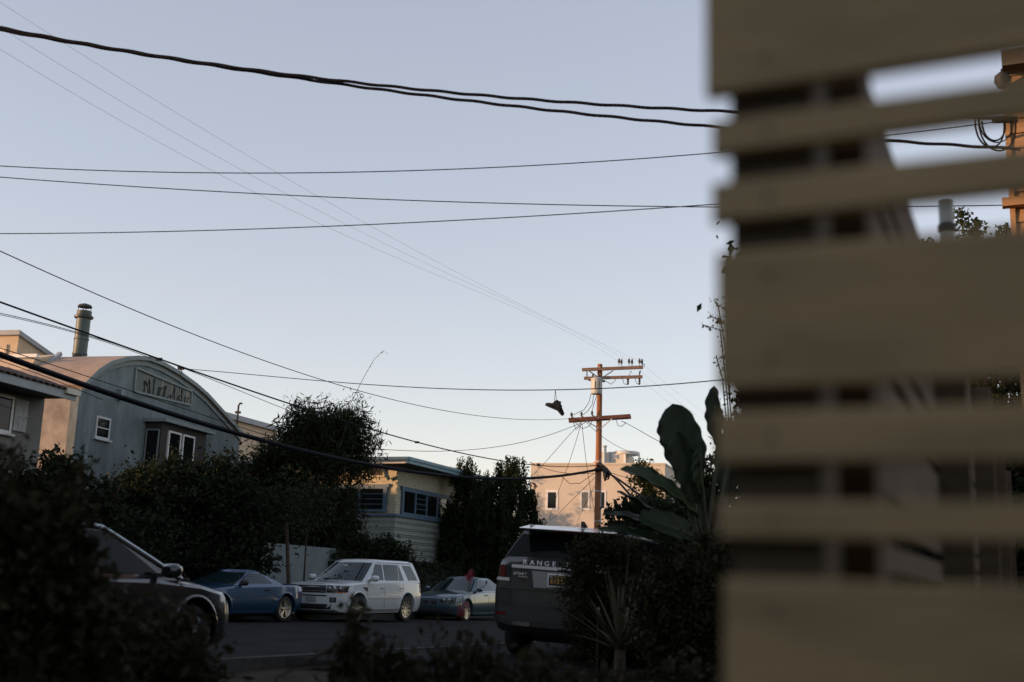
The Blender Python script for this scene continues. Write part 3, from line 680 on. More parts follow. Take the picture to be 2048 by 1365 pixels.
    def handle(s, sd, x, z, m):
        h = s.hit('+y' if sd > 0 else '-y', x, z)
        if h is None: return
        MB().box((x, h[1]+sd*.022, z), (.17, .03, .028)).build('door_handle', m, s.root)
    def mirror(s, sd, x, z, m, big=1.0):
        y = sd*(s.g['wb']+.16); b = MB()
        prof = [(-.05, .55, .6), (-.01, .95, .95), (.04, 1.0, 1.0), (.10, .85, .85), (.14, .4, .5)]
        K = []
        for dx, a, c in prof: K.append([(x+dx*big, y + sd*.0 + .105*a*big*math.cos(t)*abs(math.cos(t))**-.45 if abs(math.cos(t)) > 1e-6 else y, z + .075*c*big*math.sin(t)) for t in np.linspace(0, 2*math.pi, 17)[:-1]])
        n = 16; b.v = [q for r_ in K for q in r_]; b.f = [(i*n+k, i*n+(k+1)%n, (i+1)*n+(k+1)%n, (i+1)*n+k) for i in range(4) for k in range(n)] + [tuple(range(n-1,-1,-1)), tuple(4*n+k for k in range(n))]
        mo = b.build('mirror', m, s.root, smooth=40); MB().beam((x, sd*(s.g['wb']-.02), z-.05), (x, y, z-.04), .06, .04).build('mirror_arm', M_plastic, mo)
    def arch_lip(s, ax, sd, m, z1=.03):
        r = s.sp['arch']; pts = []
        for k in range(17):
            a = math.pi*k/16; x, z = ax + (r+.012)*math.cos(a), s.sp['r'] + .02 + (r+.012)*math.sin(a); h = s.hit('+y' if sd > 0 else '-y', x, z)
            if h is not None: pts.append(h + np.array([0, sd*.004, 0]))
        if len(pts) > 3: MB().tube(pts, .022, 6).build('arch_lip', m, s.root, smooth=50)

def on_road(n, s_, dz=.004): p = S(n, s_); return (p[0], p[1], p[2]+dz)
# ---- white compact SUV
PW = paint('white_car_paint', (.55, .59, .60), rough=.3)
white = Car('parked_suv', 'white boxy compact sport utility parked between blue coupe and dark sedan', on_road(-17.45, 28.8), 24+180+1, dict(
    paint=PW, w=.95, fa=1.36, ra=-1.30, r=.365, arch=.435, spokes=10, rim=.25,
    stations=[(2.27,.62,.42,.66,.86,.93,.95), (2.22,.78,.34,.64,.92,.985,1.01), (2.08,.885,.27,.64,.97,1.03,1.06), (1.75,.935,.24,.66,1.0,1.06,1.10), (1.0,.95,.23,.68,1.05,1.11,1.15), (0,.95,.23,.68,1.08,1.14,1.15), (-1.3,.95,.23,.68,1.09,1.15,1.15), (-2.0,.93,.25,.68,1.08,1.14,1.15), (-2.2,.88,.32,.66,1.04,1.12,1.13), (-2.26,.78,.42,.64,.95,1.05,1.06)],
    cab=dict(zb=1.10, zr=1.66, xfb=1.12, xft=.30, xrb=-2.2, xrt=-1.98, wb=.875, wt=.70, bow=(.22, .06), crown=.75,
        side=dict(front=[(.72,1.17),(.02,1.16),(-.06,1.6),(.22,1.6)], rear=[(-.05,1.16),(-.80,1.16),(-.93,1.6),(-.12,1.6)], quarter=[(-.85,1.16),(-1.12,1.16),(-.99,1.6),(-.97,1.6)], tail=[(-1.40,1.17),(-1.98,1.18),(-1.72,1.59),(-1.20,1.59)]),
        ws=(.05, .95, .86, .84), rw=(.12, .9, .82, .8))))
c = white
for sd in (1, -1):
    y = lambda a: a*sd
    lo = sorted([y(.50), y(.90)])
    hd = c.patch('headlight', '+x', [(lo[0], .80), (lo[1], .80), (lo[1], .99), (lo[0], .99)], M_lampd, off=.012, parent=None)
    for dy in (.58, .72, .83):
        h = c.hit('+x', y(dy), .90)
        if h is not None: MB().lathe([(.045, 0), (.055, .03), (.03, .045)], 12, 'x', (h[0]-.012, h[1], .905)).build('lamp_reflector', M_lamp, hd, smooth=40)
    c.patch('indicator', '+x', [(sorted([y(.80), y(.90)])[0], .80), (sorted([y(.80), y(.90)])[1], .80), (sorted([y(.80), y(.90)])[1], .83), (sorted([y(.80), y(.90)])[0], .83)], M_amber, off=.02)
    c.patch('headlight_side', '+y' if sd > 0 else '-y', [(1.86, .82), (2.16, .82), (2.16, .98), (1.90, .99)], M_lampd, off=.008)
    fl_ = sorted([y(.60), y(.78)]); fg = c.patch('fog_light', '+x', [(fl_[0], .55), (fl_[1], .55), (fl_[1], .68), (fl_[0], .68)], M_plastic, off=.008)
    h = c.hit('+x', y(.69), .615); MB().lathe([(.04, 0), (.045, .02)], 12, 'x', (h[0]-.002, h[1], .615)).build('fog_lens', M_lamp, fg)
    c.patch('side_vent', '+y' if sd > 0 else '-y', [(.92, .86), (1.02, .86), (1.16, .96), (.92, .96)], M_plastic, off=.006, nu=3, nv=3)
    c.patch('vent_bar', '+y' if sd > 0 else '-y', [(.915, .84), (.95, .84), (.95, .95), (.915, .95)], M_chrome, off=.012, nu=1, nv=2)
    c.patch('sill_trim', '+y' if sd > 0 else '-y', [(-.78, .30), (.85, .30), (.85, .37), (-.78, .37)], mat('grey_trim_paint', (.3,.32,.33), .5), off=.014, nu=10, nv=2)
    c.patch('side_moulding', '+y' if sd > 0 else '-y', [(-.80, .655), (.86, .655), (.86, .675), (-.80, .675)], PW, off=.014, nu=10, nv=1)
    c.seam(sd, [(.92, .40), (.92, 1.08)]); c.seam(sd, [(.0, .40), (.0, 1.12)]); c.seam(sd, [(-1.06, .85), (-1.06, 1.12)])
    c.handle(sd, .14, .95, PW); c.handle(sd, -.95, .95, PW); c.mirror(sd, .70, 1.20, PW, 1.15)
    for ax in (1.36, -1.30): c.arch_lip(ax, sd, PW)
    tl = sorted([y(.72), y(.9)]); c.patch('tail_light', '-x', [(tl[0], .8), (tl[1], .8), (tl[1], 1.08), (tl[0], 1.08)], M_red, off=.01)
    c.patch('tail_light_side', '+y' if sd > 0 else '-y', [(-2.22, .82), (-2.08, .82), (-2.08, 1.08), (-2.22, 1.08)], M_red, off=.008, nu=2)
    MB().tube([c.side_pt(x, 1.655, sd, .0) for x in np.linspace(.1, -1.8, 10)], .02, 6).build('roof_rail', PW, c.root, smooth=40)
gr = c.patch('grille', '+x', [(-.47, .79), (.47, .79), (.47, .985), (-.47, .985)], M_plastic, off=.006)
for z in (.835, .925):
    bar = c.patch('grille_bar', '+x', [(-.44, z-.018), (.44, z-.018), (.44, z+.018), (-.44, z+.018)], M_silver, off=.022, nv=1, parent=gr, th=.005)
    for k in range(9):
        h = c.hit('+x', -.4+.1*k, z); MB().box((h[0]+.024, -.4+.1*k, z), (.01, .05, .016)).build('grille_slot', M_plastic, bar)
c.patch('bumper_slot', '+x', [(-.5, .70), (.5, .70), (.5, .735), (-.5, .735)], M_plastic, off=.005, nv=1)
c.patch('lower_intake', '+x', [(-.62, .36), (.62, .36), (.66, .50), (-.66, .50)], M_plastic, off=.006)
c.patch('skid_plate', '+x', [(-.66, .31), (.66, .31), (.70, .34), (-.70, .34)], M_silver, off=.012, nv=1)
c.patch('plate', '+x', [(-.16, .555), (.16, .555), (.16, .69), (-.16, .69)], M_plate, off=.02, nv=2)
text('hood_lettering', 'LAND ROVER', .075, M_plastic, c.root, Matrix.Translation((2.195, 0, 1.012)) @ Matrix.Rotation(R(90), 4, 'Z') @ Matrix.Rotation(R(35), 4, 'X'), spacing=1.6)
MB().bb(1.0, 1.03, -.55, .1, 1.165, 1.18).build('wiper', M_plastic, c.root)
stk = MB().box((.62, .0, 1.56), (.012, .14, .04), ry=-.9).build('windscreen_sticker', mat('pale_sticker', (.4, .5, .5), .5), c.root)
stk.location.x += .045; stk.location.z -= .02
MB().lathe([(.02, 0), (.02, .012)], 10, 'y', (-1.28, .845, 1.25)).build('roof_badge', M_plastic, c.root)

# ---- blue coupe
PB = paint('blue_car_paint', (.008, .05, .12), metal=.35, rough=.3)
blue = Car('parked_coupe', 'small glossy blue two seat coupe parked before the stucco wall', on_road(-18.05, 23.7), 24+180+4, dict(
    paint=PB, w=.88, fa=1.22, ra=-1.20, r=.315, arch=.365, spokes=5, twin=True, rim=.225,
    stations=[(2.05,.55,.30,.48,.60,.64,.66), (1.98,.70,.22,.46,.64,.70,.73), (1.7,.82,.18,.48,.70,.77,.82), (1.2,.87,.17,.50,.78,.84,.90), (.75,.88,.17,.52,.82,.88,.94), (0,.88,.17,.52,.84,.90,.92), (-1.0,.88,.17,.53,.86,.92,.96), (-1.6,.86,.20,.54,.86,.92,.96), (-1.95,.78,.28,.55,.82,.89,.92), (-2.03,.65,.36,.55,.76,.82,.84)],
    cab=dict(zb=.88, zr=1.20, xfb=.80, xft=.05, xrb=-1.35, xrt=-.55, wb=.78, wt=.56, bow=(.2, .12), crown=.6,
        side=dict(front=[(.50,.93),(-.72,.94),(-.42,1.17),(-.02,1.17)]), ws=(.06, .95, .88, .86), rw=(.1, .93, .84, .8))))
c = blue
for sd in (1, -1):
    y = lambda a: a*sd; ax_ = '+y' if sd > 0 else '-y'
    lo = sorted([y(.42), y(.68)]); c.patch('headlight', '+x', [(lo[0], .54), (lo[1], .54), (lo[1], .66), (lo[0], .66)], M_lamp, off=.01)
    c.seam(sd, [(.62, .3), (.62, .84)]); c.seam(sd, [(-.62, .3), (-.62, .88)]); c.handle(sd, -.45, .78, M_plastic); c.mirror(sd, .48, .95, M_plastic, .95)
    tl = sorted([y(.45), y(.75)]); c.patch('tail_light', '-x', [(tl[0], .66), (tl[1], .66), (tl[1], .82), (tl[0], .82)], M_red, off=.01)
    c.patch('tail_light_side', ax_, [(-1.98, .62), (-1.8, .62), (-1.8, .72), (-1.98, .74)], M_red, off=.006, nu=2)
    c.patch('sill_trim', ax_, [(-.75, .22), (.75, .22), (.75, .26), (-.75, .26)], M_silver if False else PB, off=.012, nu=10, nv=1)
    for ax in (1.22, -1.20): c.arch_lip(ax, sd, PB)
c.patch('grille', '+x', [(-.35, .36), (.35, .36), (.35, .5), (-.35, .5)], M_plastic, off=.006)

# ---- dark sedan
PD = paint('slate_blue_car_paint', (.035, .075, .10), metal=.4, rough=.28)
sed = Car('parked_sedan', 'dark slate blue sedan with twin rounded grille parked behind white vehicle', on_road(-17.7, 36.2), 24+180-1, dict(
    paint=PD, w=.93, fa=1.50, ra=-1.47, r=.335, arch=.385, spokes=10, rim=.235,
    stations=[(2.44,.55,.30,.50,.64,.70,.72), (2.38,.72,.23,.48,.70,.76,.79), (2.15,.86,.18,.50,.76,.83,.87), (1.6,.92,.17,.54,.83,.90,.95), (.95,.93,.17,.56,.88,.94,1.0), (0,.93,.17,.57,.91,.97,.98), (-1.3,.93,.17,.58,.93,1.0,1.02), (-2.0,.90,.22,.60,.94,1.01,1.05), (-2.35,.82,.30,.62,.90,.98,1.01), (-2.44,.70,.38,.62,.84,.90,.92)],
    cab=dict(zb=.95, zr=1.38, xfb=1.05, xft=.22, xrb=-1.85, xrt=-1.05, wb=.83, wt=.60, bow=(.22, .12), crown=.65,
        side=dict(front=[(.70,1.0),(-.18,1.0),(-.22,1.35),(.16,1.34)], rear=[(-.26,1.0),(-1.10,1.0),(-.98,1.34),(-.29,1.35)], quarter=[(-1.15,1.0),(-1.42,1.01),(-1.08,1.30),(-1.04,1.33)]),
        ws=(.05, .95, .88, .86), rw=(.1, .93, .84, .8))))
c = sed
for sd in (1, -1):
    y = lambda a: a*sd; ax_ = '+y' if sd > 0 else '-y'
    lo = sorted([y(.38), y(.82)]); hd = c.patch('headlight', '+x', [(lo[0], .60), (lo[1], .62), (lo[1], .76), (lo[0], .70)] if sd > 0 else [(lo[0], .62), (lo[1], .60), (lo[1], .70), (lo[0], .76)], M_lampd, off=.01)
    for dy in (.50, .66):
        h = c.hit('+x', y(dy), .68); MB().lathe([(.05, 0), (.055, .03), (.03, .045)], 12, 'x', (h[0]-.01, h[1], .68)).build('lamp_reflector', M_lamp, hd, smooth=40)
    c.patch('headlight_side', ax_, [(2.0, .66), (2.22, .64), (2.2, .74), (1.96, .77)], M_lamp, off=.006, nu=3)
    gl = sorted([y(.03), y(.27)]); gf = c.patch('grille', '+x', [(gl[0], .50), (gl[1], .50), (gl[1], .68), (gl[0], .68)], M_chrome, off=.012)
    gi = sorted([y(.05), y(.25)]); c.patch('grille_mesh', '+x', [(gi[0], .52), (gi[1], .52), (gi[1], .66), (gi[0], .66)], M_plastic, off=.018, parent=gf)
    fo = sorted([y(.5), y(.75)]); c.patch('bumper_intake', '+x', [(fo[0], .30), (fo[1], .30), (fo[1], .42), (fo[0], .40)], M_plastic, off=.006)
    c.seam(sd, [(.98, .3), (.98, .9)]); c.seam(sd, [(-.18, .3), (-.18, .94)]); c.handle(sd, -.02, .84, PD); c.handle(sd, -1.2, .86, PD); c.mirror(sd, .70, 1.03, PD, 1.0)
    c.patch('sill_trim', ax_, [(-1.0, .20), (1.0, .20), (1.0, .27), (-1.0, .27)], mat('blue_sill', (.12, .2, .24), .3, metal=.4), off=.014, nu=10, nv=1)
    tl = sorted([y(.45), y(.8)]); c.patch('tail_light', '-x', [(tl[0], .72), (tl[1], .72), (tl[1], .9), (tl[0], .9)], M_red, off=.01)
    for ax in (1.5, -1.47): c.arch_lip(ax, sd, PD)
c.patch('lower_intake', '+x', [(-.42, .28), (.42, .28), (.42, .42), (-.42, .42)], M_plastic, off=.006)

# ---- grey luxury SUV seen from behind
PG = paint('graphite_car_paint', (.045, .044, .041), metal=.5, rough=.3)
rl = P(966, 1300, 15.4)
RAZ = 20; hd_ = np.array([math.sin(R(RAZ)), math.cos(R(RAZ)), 0]); rt_ = np.array([math.cos(R(RAZ)), -math.sin(R(RAZ)), 0])
rc = rl + hd_*2.42 + rt_*.99
rr_car = Car('grey_suv', 'graphite grey luxury sport utility seen from behind beyond the garden shrubs', (rc[0], rc[1], .06), RAZ, dict(
    paint=PG, glass=M_tint, w=.99, fa=1.50, ra=-1.42, r=.385, arch=.455, spokes=5, twin=True, rim=.27,
    stations=[(2.42,.6,.42,.7,.9,.97,.99), (2.36,.8,.34,.68,.98,1.05,1.08), (2.1,.93,.28,.7,1.04,1.11,1.15), (1.4,.985,.26,.74,1.10,1.17,1.21), (.8,.99,.26,.76,1.14,1.20,1.22), (0,.99,.26,.78,1.17,1.23,1.24), (-1.4,.985,.26,.82,1.20,1.28,1.29), (-2.05,.96,.30,.84,1.22,1.32,1.33), (-2.32,.92,.36,.82,1.18,1.31,1.33), (-2.40,.86,.44,.80,1.10,1.24,1.28)],
    cab=dict(zb=1.24, zr=1.70, xfb=1.15, xft=.30, xrb=-2.30, xrt=-1.98, wb=.88, wt=.70, bow=(.22, .07), crown=.65,
        side=dict(front=[(.78,1.28),(-.05,1.28),(-.12,1.66),(.24,1.66)], rear=[(-.12,1.28),(-1.0,1.29),(-1.05,1.66),(-.19,1.66)], tail=[(-1.08,1.29),(-1.85,1.33),(-1.70,1.64),(-1.13,1.66)]),
        ws=(.05, .95, .88, .86), rw=(.06, .84, .985, .97))), tilt=R(2.6))
c = rr_car
sp_ = MB(); sp_.add([(-1.80,-.66,1.72),(-1.80,.66,1.72),(-2.26,.66,1.665),(-2.26,-.66,1.665),(-1.80,-.68,1.765),(-1.80,.68,1.765),(-2.28,.67,1.70),(-2.28,-.67,1.70)], [(0,1,2,3),(7,6,5,4),(0,4,5,1),(1,5,6,2),(2,6,7,3),(3,7,4,0)]); sp_.build('spoiler', PG, c.root)
MB().tube([(-2.285,-.2,1.69),(-2.285,.2,1.69)], .012, 6).build('brake_light', M_red, c.root)
MB().prism([(-1.55,1.78),(-1.35,1.78),(-1.55,1.86)], -.025, .025).build('roof_antenna', M_plastic, c.root)
for sd in (1, -1):
    y = lambda a: a*sd; ax_ = '+y' if sd > 0 else '-y'
    lo = sorted([y(.70), y(.93)])
    tlp = c.patch('tail_light', '-x', [(lo[0], 1.00), (lo[1], 1.00), (lo[1], 1.20), (lo[0], 1.20)], M_lampd, off=.016)
    for zz in (1.09, 1.16):
        h = c.hit('-x', y(.80), zz); MB().lathe([(.045, -.028), (.04, -.02), (.02, -.02)], 14, 'x', (h[0], h[1], zz)).build('tail_lamp_ring', M_red, tlp, smooth=40)
    wl = sorted([y(.70), y(.93)]); c.patch('reversing_lens', '-x', [(wl[0], 1.0), (wl[1], 1.0), (wl[1], 1.04), (wl[0], 1.04)], mat('pale_lens', (.5, .5, .48), .2), off=.02, nv=1)
    c.patch('tail_light_side', ax_, [(-2.34, 1.0), (-2.0, 1.05), (-2.0, 1.19), (-2.34, 1.2)], M_lampd, off=.008, nu=4)
    c.seam(sd, [(.9, .42), (.9, 1.16)]); c.seam(sd, [(-.08, .42), (-.08, 1.2)]); c.handle(sd, .1, 1.06, PG); c.handle(sd, -.9, 1.09, PG); c.mirror(sd, .76, 1.32, PG, 1.2)
    for ax in (1.5, -1.42): c.arch_lip(ax, sd, PG)
    sm = sorted([y(.685), y(.70)]); c.patch('tailgate_seam', '-x', [(sm[0], .72), (sm[1], .72), (sm[1], 1.29), (sm[0], 1.29)], M_plastic, off=.003, nu=1, nv=8)
    rf = sorted([y(.72), y(.86)]); c.patch('bumper_reflector', '-x', [(rf[0], .56), (rf[1], .56), (rf[1], .60), (rf[0], .60)], M_red, off=.012, nv=1)
    ex = sorted([y(.38), y(.62)]); c.patch('exhaust_trim', '-x', [(ex[0], .44), (ex[1], .44), (ex[1], .49), (ex[0], .49)], M_chrome, off=.02, nv=1)
c.patch('tailgate_strip', '-x', [(-.68, 1.175), (.68, 1.175), (.68, 1.215), (-.68, 1.215)], mat('bright_strip', (.6, .58, .57), .3, metal=.25), off=.016, nv=2)
rcs = c.patch('plate_recess', '-x', [(-.42, .93), (.42, .93), (.46, 1.165), (-.46, 1.165)], M_plastic, off=.006)
c.patch('recess_panel', '-x', [(-.36, .94), (.36, .94), (.40, 1.15), (-.40, 1.15)], mat('grey_recess', (.22, .22, .20), .5), off=.010, parent=rcs)
hx = c.hit('-x', 0, 1.05)[0]
pl = MB().bb(hx-.045, hx-.02, -.165, .165, .965, 1.13).build('plate', M_white, c.root)
MB().bb(hx-.050, hx-.044, -.15, .15, .98, 1.115).build('plate_face', mat('black_plate', (.012, .012, .014), .4), pl)
My = mat('yellow_lettering', (.70, .36, .03), .5)
RB = Matrix.Rotation(R(-90), 4, 'Z') @ Matrix.Rotation(R(90), 4, 'X')
text('plate_number', 'E1221', .085, My, pl, Matrix.Translation((hx-.052, .02, 1.035)) @ RB, .001, 1.1, .9)
text('plate_state', 'CALIFORNIA', .026, My, pl, Matrix.Translation((hx-.052, 0, 1.095)) @ RB, .001, 1.1)
MB().bb(hx-.053, hx-.05, -.135, -.10, 1.085, 1.108).build('plate_sticker', M_red, pl); MB().bb(hx-.053, hx-.05, .10, .135, 1.085, 1.108).build('plate_sticker', M_plate, pl)
h2 = c.hit('-x', 0, 1.255)[0]
mat('silver_lettering', (.8, .8, .8), .35)
for k, chh in enumerate('RANGE ROVER'):
    if chh != ' ': text('tailgate_letter', chh, .088, MATS['silver_lettering'], c.root, Matrix.Translation((h2-.016, .50 - k*.1, 1.252)) @ RB, .006, 1, 1.15)
text('tailgate_lettering', 'SPORT', .05, MATS['silver_lettering'], c.root, Matrix.Translation((c.hit('-x', .56, 1.10)[0]-.012, .56, 1.10)) @ RB, .004, 1.2, 1.1)
h4 = c.hit('-x', .52, 1.06)[0]; MB().bb(h4-.014, h4, .45, .58, 1.055, 1.072).build('tailgate_badge', M_chrome, c.root)
c.patch('tailgate_crease', '-x', [(-.86, .905), (.86, .905), (.86, .925), (-.86, .925)], PG, off=.02, nv=1)
c.patch('bumper_band', '-x', [(-.80, .50), (.80, .50), (.82, .66), (-.82, .66)], M_plastic, off=.008)
MB().tube([(-2.0, -.60, 1.75), (1, -.62, 1.77)], .015, 6).build('roof_rail', M_silver, c.root); MB().tube([(-2.0, .60, 1.75), (1, .62, 1.77)], .015, 6).build('roof_rail', M_silver, c.root)

# ---- dark hatchback at the near kerb
PK = paint('black_car_paint', (.008, .010, .012), metal=.2, rough=.3)
van = Car('dark_hatchback', 'dark hatchback with raked windscreen parked at the near kerb by the hedge', on_road(-9.0, 8.7), 24, dict(
    paint=PK, glass=M_tint, w=.91, fa=1.40, ra=-1.35, r=.325, arch=.385, spokes=5, twin=True, rim=.225,
    stations=[(2.22,.6,.30,.46,.58,.64,.66), (2.16,.76,.22,.46,.66,.72,.75), (1.95,.87,.19,.50,.74,.80,.84), (1.5,.905,.18,.54,.82,.88,.92), (.8,.91,.18,.58,.87,.93,.95), (-1.3,.91,.18,.60,.90,.96,.97), (-1.9,.89,.22,.62,.90,.96,.97), (-2.12,.82,.30,.62,.86,.92,.93), (-2.18,.72,.40,.62,.78,.85,.86)],
    cab=dict(zb=.90, zr=1.42, xfb=1.45, xft=.38, xrb=-2.10, xrt=-1.55, wb=.83, wt=.64, bow=(.24, .08), crown=.6,
        side=dict(front=[(.85,.96),(.0,.96),(-.06,1.37),(.20,1.37)], rear=[(-.08,.96),(-1.0,.96),(-1.0,1.37),(-.13,1.37)], tail=[(-1.06,.96),(-1.75,.98),(-1.45,1.34),(-1.06,1.36)]),
        ws=(.05, .95, .88, .86), rw=(.2, .9, .84, .8))))
c = van
for sd in (1, -1):
    y = lambda a: a*sd; ax_ = '+y' if sd > 0 else '-y'
    lo = sorted([y(.5), y(.80)]); c.patch('headlight', '+x', [(lo[0], .52), (lo[1], .54), (lo[1], .66), (lo[0], .62)] if sd > 0 else [(lo[0], .54), (lo[1], .52), (lo[1], .62), (lo[0], .66)], M_lamp, off=.01)
    c.seam(sd, [(.95, .30), (.95, .86)]); c.seam(sd, [(-.04, .30), (-.04, .90)]); c.handle(sd, .15, .8, PK); c.mirror(sd, .82, 1.0, PK, 1.0)
    tl = sorted([y(.66), y(.82)]); c.patch('tail_light', '-x', [(tl[0], .7), (tl[1], .7), (tl[1], .88), (tl[0], .88)], M_red, off=.01)
    for ax in (1.40, -1.35): c.arch_lip(ax, sd, PK)
    MB().tube([c.side_pt(1.20 - 1.04*u, .92 + .49*u, sd, .012) for u in np.linspace(0, 1, 8)], .022, 6).build('pillar_trim', mat('bright_trim', (.35, .38, .40), .25, metal=.8), c.root, smooth=50)
    MB().tube([c.side_pt(x, 1.415, sd, .012) for x in np.linspace(.14, -1.5, 8)], .02, 6).build('roof_rail', MATS['bright_trim'], c.root, smooth=50)

# ================================================================== VEGETATION
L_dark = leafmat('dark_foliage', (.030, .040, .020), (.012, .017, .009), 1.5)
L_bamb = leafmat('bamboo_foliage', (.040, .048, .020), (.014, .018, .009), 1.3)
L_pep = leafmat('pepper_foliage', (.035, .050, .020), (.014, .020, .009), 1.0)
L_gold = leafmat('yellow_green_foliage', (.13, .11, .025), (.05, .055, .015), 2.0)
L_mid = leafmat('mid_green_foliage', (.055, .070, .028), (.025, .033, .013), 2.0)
L_fore = leafmat('foreground_foliage', (.040, .034, .016), (.016, .016, .008), 4.0)
def leaves(cent, size, aspect=2.2, droop=0.0, rng=None, dirs=None):
    """one rhombus leaf (4 vertices) per centre"""
    rng = rng or RNG; n = len(cent); size = np.broadcast_to(size, n) * np.clip(rng.lognormal(-.08, .35, n), .4, 1.9)
    d = rng.normal(size=(n, 3)) if dirs is None else dirs + rng.normal(size=(n, 3))*.35
    d[:, 2] -= droop; d /= np.linalg.norm(d, axis=1)[:, None]
    a = rng.normal(size=(n, 3)); sd = np.cross(d, a); sd /= np.linalg.norm(sd, axis=1)[:, None] + 1e-9
    nn = np.cross(d, sd)
    L = size[:, None]*d; W = (size/aspect/2)[:, None]*sd
    v = np.stack([cent - L*.5, cent - L*.02 + W + nn*size[:, None]*.06, cent + L*.5, cent - L*.02 - W + nn*size[:, None]*.06], 1).reshape(-1, 3)
    f = np.arange(4*n).reshape(n, 4); return v, f
def clumps(lobes, nc, per, sig, rng=None, shell=.55):
    """lobes: (centre, radii); leaf centres gathered into clumps placed mostly in the outer shell"""
    rng = rng or RNG; vol = np.array([np.prod(r) for _, r in lobes]) ** (2/3); pr = vol/vol.sum(); C = []
    for i in rng.choice(len(lobes), nc, p=pr):
        c, r = lobes[i]; d = rng.normal(size=3); d /= np.linalg.norm(d); rad = rng.uniform(shell, 1.02) if rng.random() < .8 else rng.uniform(.1, shell)
        C.append(np.array(c) + np.array(r)*d*rad)
    C = np.array(C); s = np.broadcast_to(np.array(sig), (3,))
    pts = np.repeat(C, per, 0) + rng.normal(size=(nc*per, 3))*s; return pts, C
def limb_tree(parent, base, C, r0, n=14, m=None, rng=None):
    rng = rng or RNG; b = MB(); base = np.array(base, float); top = C.mean(0)
    fork = base + (top-base)*.45; fork[:2] = base[:2] + (top[:2]-base[:2])*.3
    b.tube([base, (base+fork)/2 + rng.normal(size=3)*[.05, .05, 0], fork], [r0, r0*.85, r0*.7], 8)
    for i in rng.choice(len(C), min(n, len(C)), replace=False):
        mid = fork*.5 + C[i]*.5 + rng.normal(size=3)*.12; b.tube([fork, mid, C[i]], [r0*.42, r0*.25, .012], 6)
    return b.build('trunk', m or M_bwood, parent, smooth=50)
def tree(name, label, cat, loc, lobes, nc, per, sig, size, m, aspect=2.2, droop=0., r0=.14, shell=.55, seed=1, limbs=14, group=None):
    rng = np.random.default_rng(seed); e = empty(name, tuple(loc), 0, label, cat, group)
    pts, C = clumps(lobes, nc, per, sig, rng, shell); pts = pts[pts[:, 2] > .03]
    v, f = leaves(pts, size, aspect, droop, rng); obj_from_np('crown', v, f, m, e)
    limb_tree(e, (0, 0, -.1), C, r0, limbs, rng=rng); return e
def gp(px, Y, n=None): p = P(px, 1200, Y); return np.array([p[0], p[1], zg(p[0], p[1])])

# big dark tree hedge in front of the vaulted house
b0 = gp(345, 31.5); 
tree('broadleaf_tree', 'dense dark broadleaf tree in front of the barrel roofed house', 'tree', b0,
     [((0,0,2.2),(2.2,1.7,2.1)), ((.9,.2,2.9),(1.35,1.2,1.2)), ((-1.1,0,2.5),(1.2,1.2,1.6)), ((-1.75,.1,3.1),(.55,.6,.75)), ((1.0,.2,3.95),(.55,.5,.6)), ((1.6,-.2,1.6),(1.0,1.1,1.3)), ((.1,0,3.5),(1.0,.9,.9)), ((1.95,0,2.5),(.7,.8,1.0))],
     420, 95, .20, .13, L_dark, 1.8, .1, .2, .45, 11)
# low shrubs under the eave house and left of the tree
for k, (px, Y, lobes, lb, sd) in enumerate((
    (40, 24.0, [((0,0,1.6),(1.0,.9,1.6)), ((.5,0,2.7),(.5,.5,.75)), ((-.5,0,2.2),(.7,.7,1.1))], 'dark rounded shrub below the shuttered window', 21),
    (125, 25.5, [((0,0,1.5),(1.1,.9,1.5)), ((.5,0,2.0),(.7,.7,1.0)), ((-.4,0,2.4),(.5,.5,.7))], 'dark shrub below the warm lit side wall', 22),
    (205, 27.0, [((0,0,1.1),(1.3,1.0,1.3)), ((.8,0,1.3),(.9,.8,1.2))], 'dark shrub with pink blossoms left of the broadleaf tree', 23))):
    g_ = gp(px, Y); t_ = tree('shrub', lb, 'shrub', g_, lobes, 170, 90, .17, .12, L_dark, 1.8, 0, .08, .4, sd, 8)
    if k == 2:
        rng = np.random.default_rng(5); fl2 = []
        for _ in range(26):
            cpx, cpy = rng.uniform(140, 235), rng.uniform(985, 1075); fl2.append(P(cpx, cpy, 25.7) - g_)
        fv, ff = leaves(np.repeat(np.array(fl2), 14, 0) + rng.normal(size=(26*14, 3))*.06, .07, 1.3, 0, rng)
        o = obj_from_np('blossom', fv, ff, mat('pink_blossom', (.22, .03, .05), .7), t_); props(o, kind='stuff')
# hedge behind white suv and sedan
def hedge(name, label, A_, B_, h, wdt, m, n, sd, size=.10):
    rng = np.random.default_rng(sd); A_, B_ = np.array(A_, float), np.array(B_, float); d = B_-A_; L = np.linalg.norm(d[:2])
    u = rng.random(n); nrm = np.array([-d[1], d[0], 0])/L
    side = rng.choice([0, 1, 2], n, p=[.45, .45, .1]); zz = rng.random(n)*h; off = np.where(side == 0, -wdt/2, rng.uniform(-wdt/2, wdt/2, n)); zz = np.where(side == 1, h + rng.normal(size=n)*.08 + .12*np.sin(u*17) , zz)
    pts = A_ + u[:, None]*d + nrm*off[:, None] + np.array([0, 0, 1])*zz[:, None] + rng.normal(size=(n, 3))*.07
    v, f = leaves(pts - A_, size, 1.8, 0, rng); e = empty(name, tuple(A_), 0, label, 'hedge')
    obj_from_np('foliage', v, f, m, e)
    b = MB(); b.beam(np.array([0,0,h/2-.1]), d + np.array([0,0,h/2-.1]), wdt*.8, h-.15); b.build('stems_or_dark_core', mat('hedge_shade_core', (.012, .012, .008), .9), e); return e  # solid near-black core stands in for the shade inside the hedge
h0 = S(-21.0, 32.5); h1 = S(-21.6, 60)
hedge('clipped_hedge', 'long dark clipped hedge behind white vehicle and sedan', h0, h1, 1.95, 1.0, L_dark, 26000, 31)
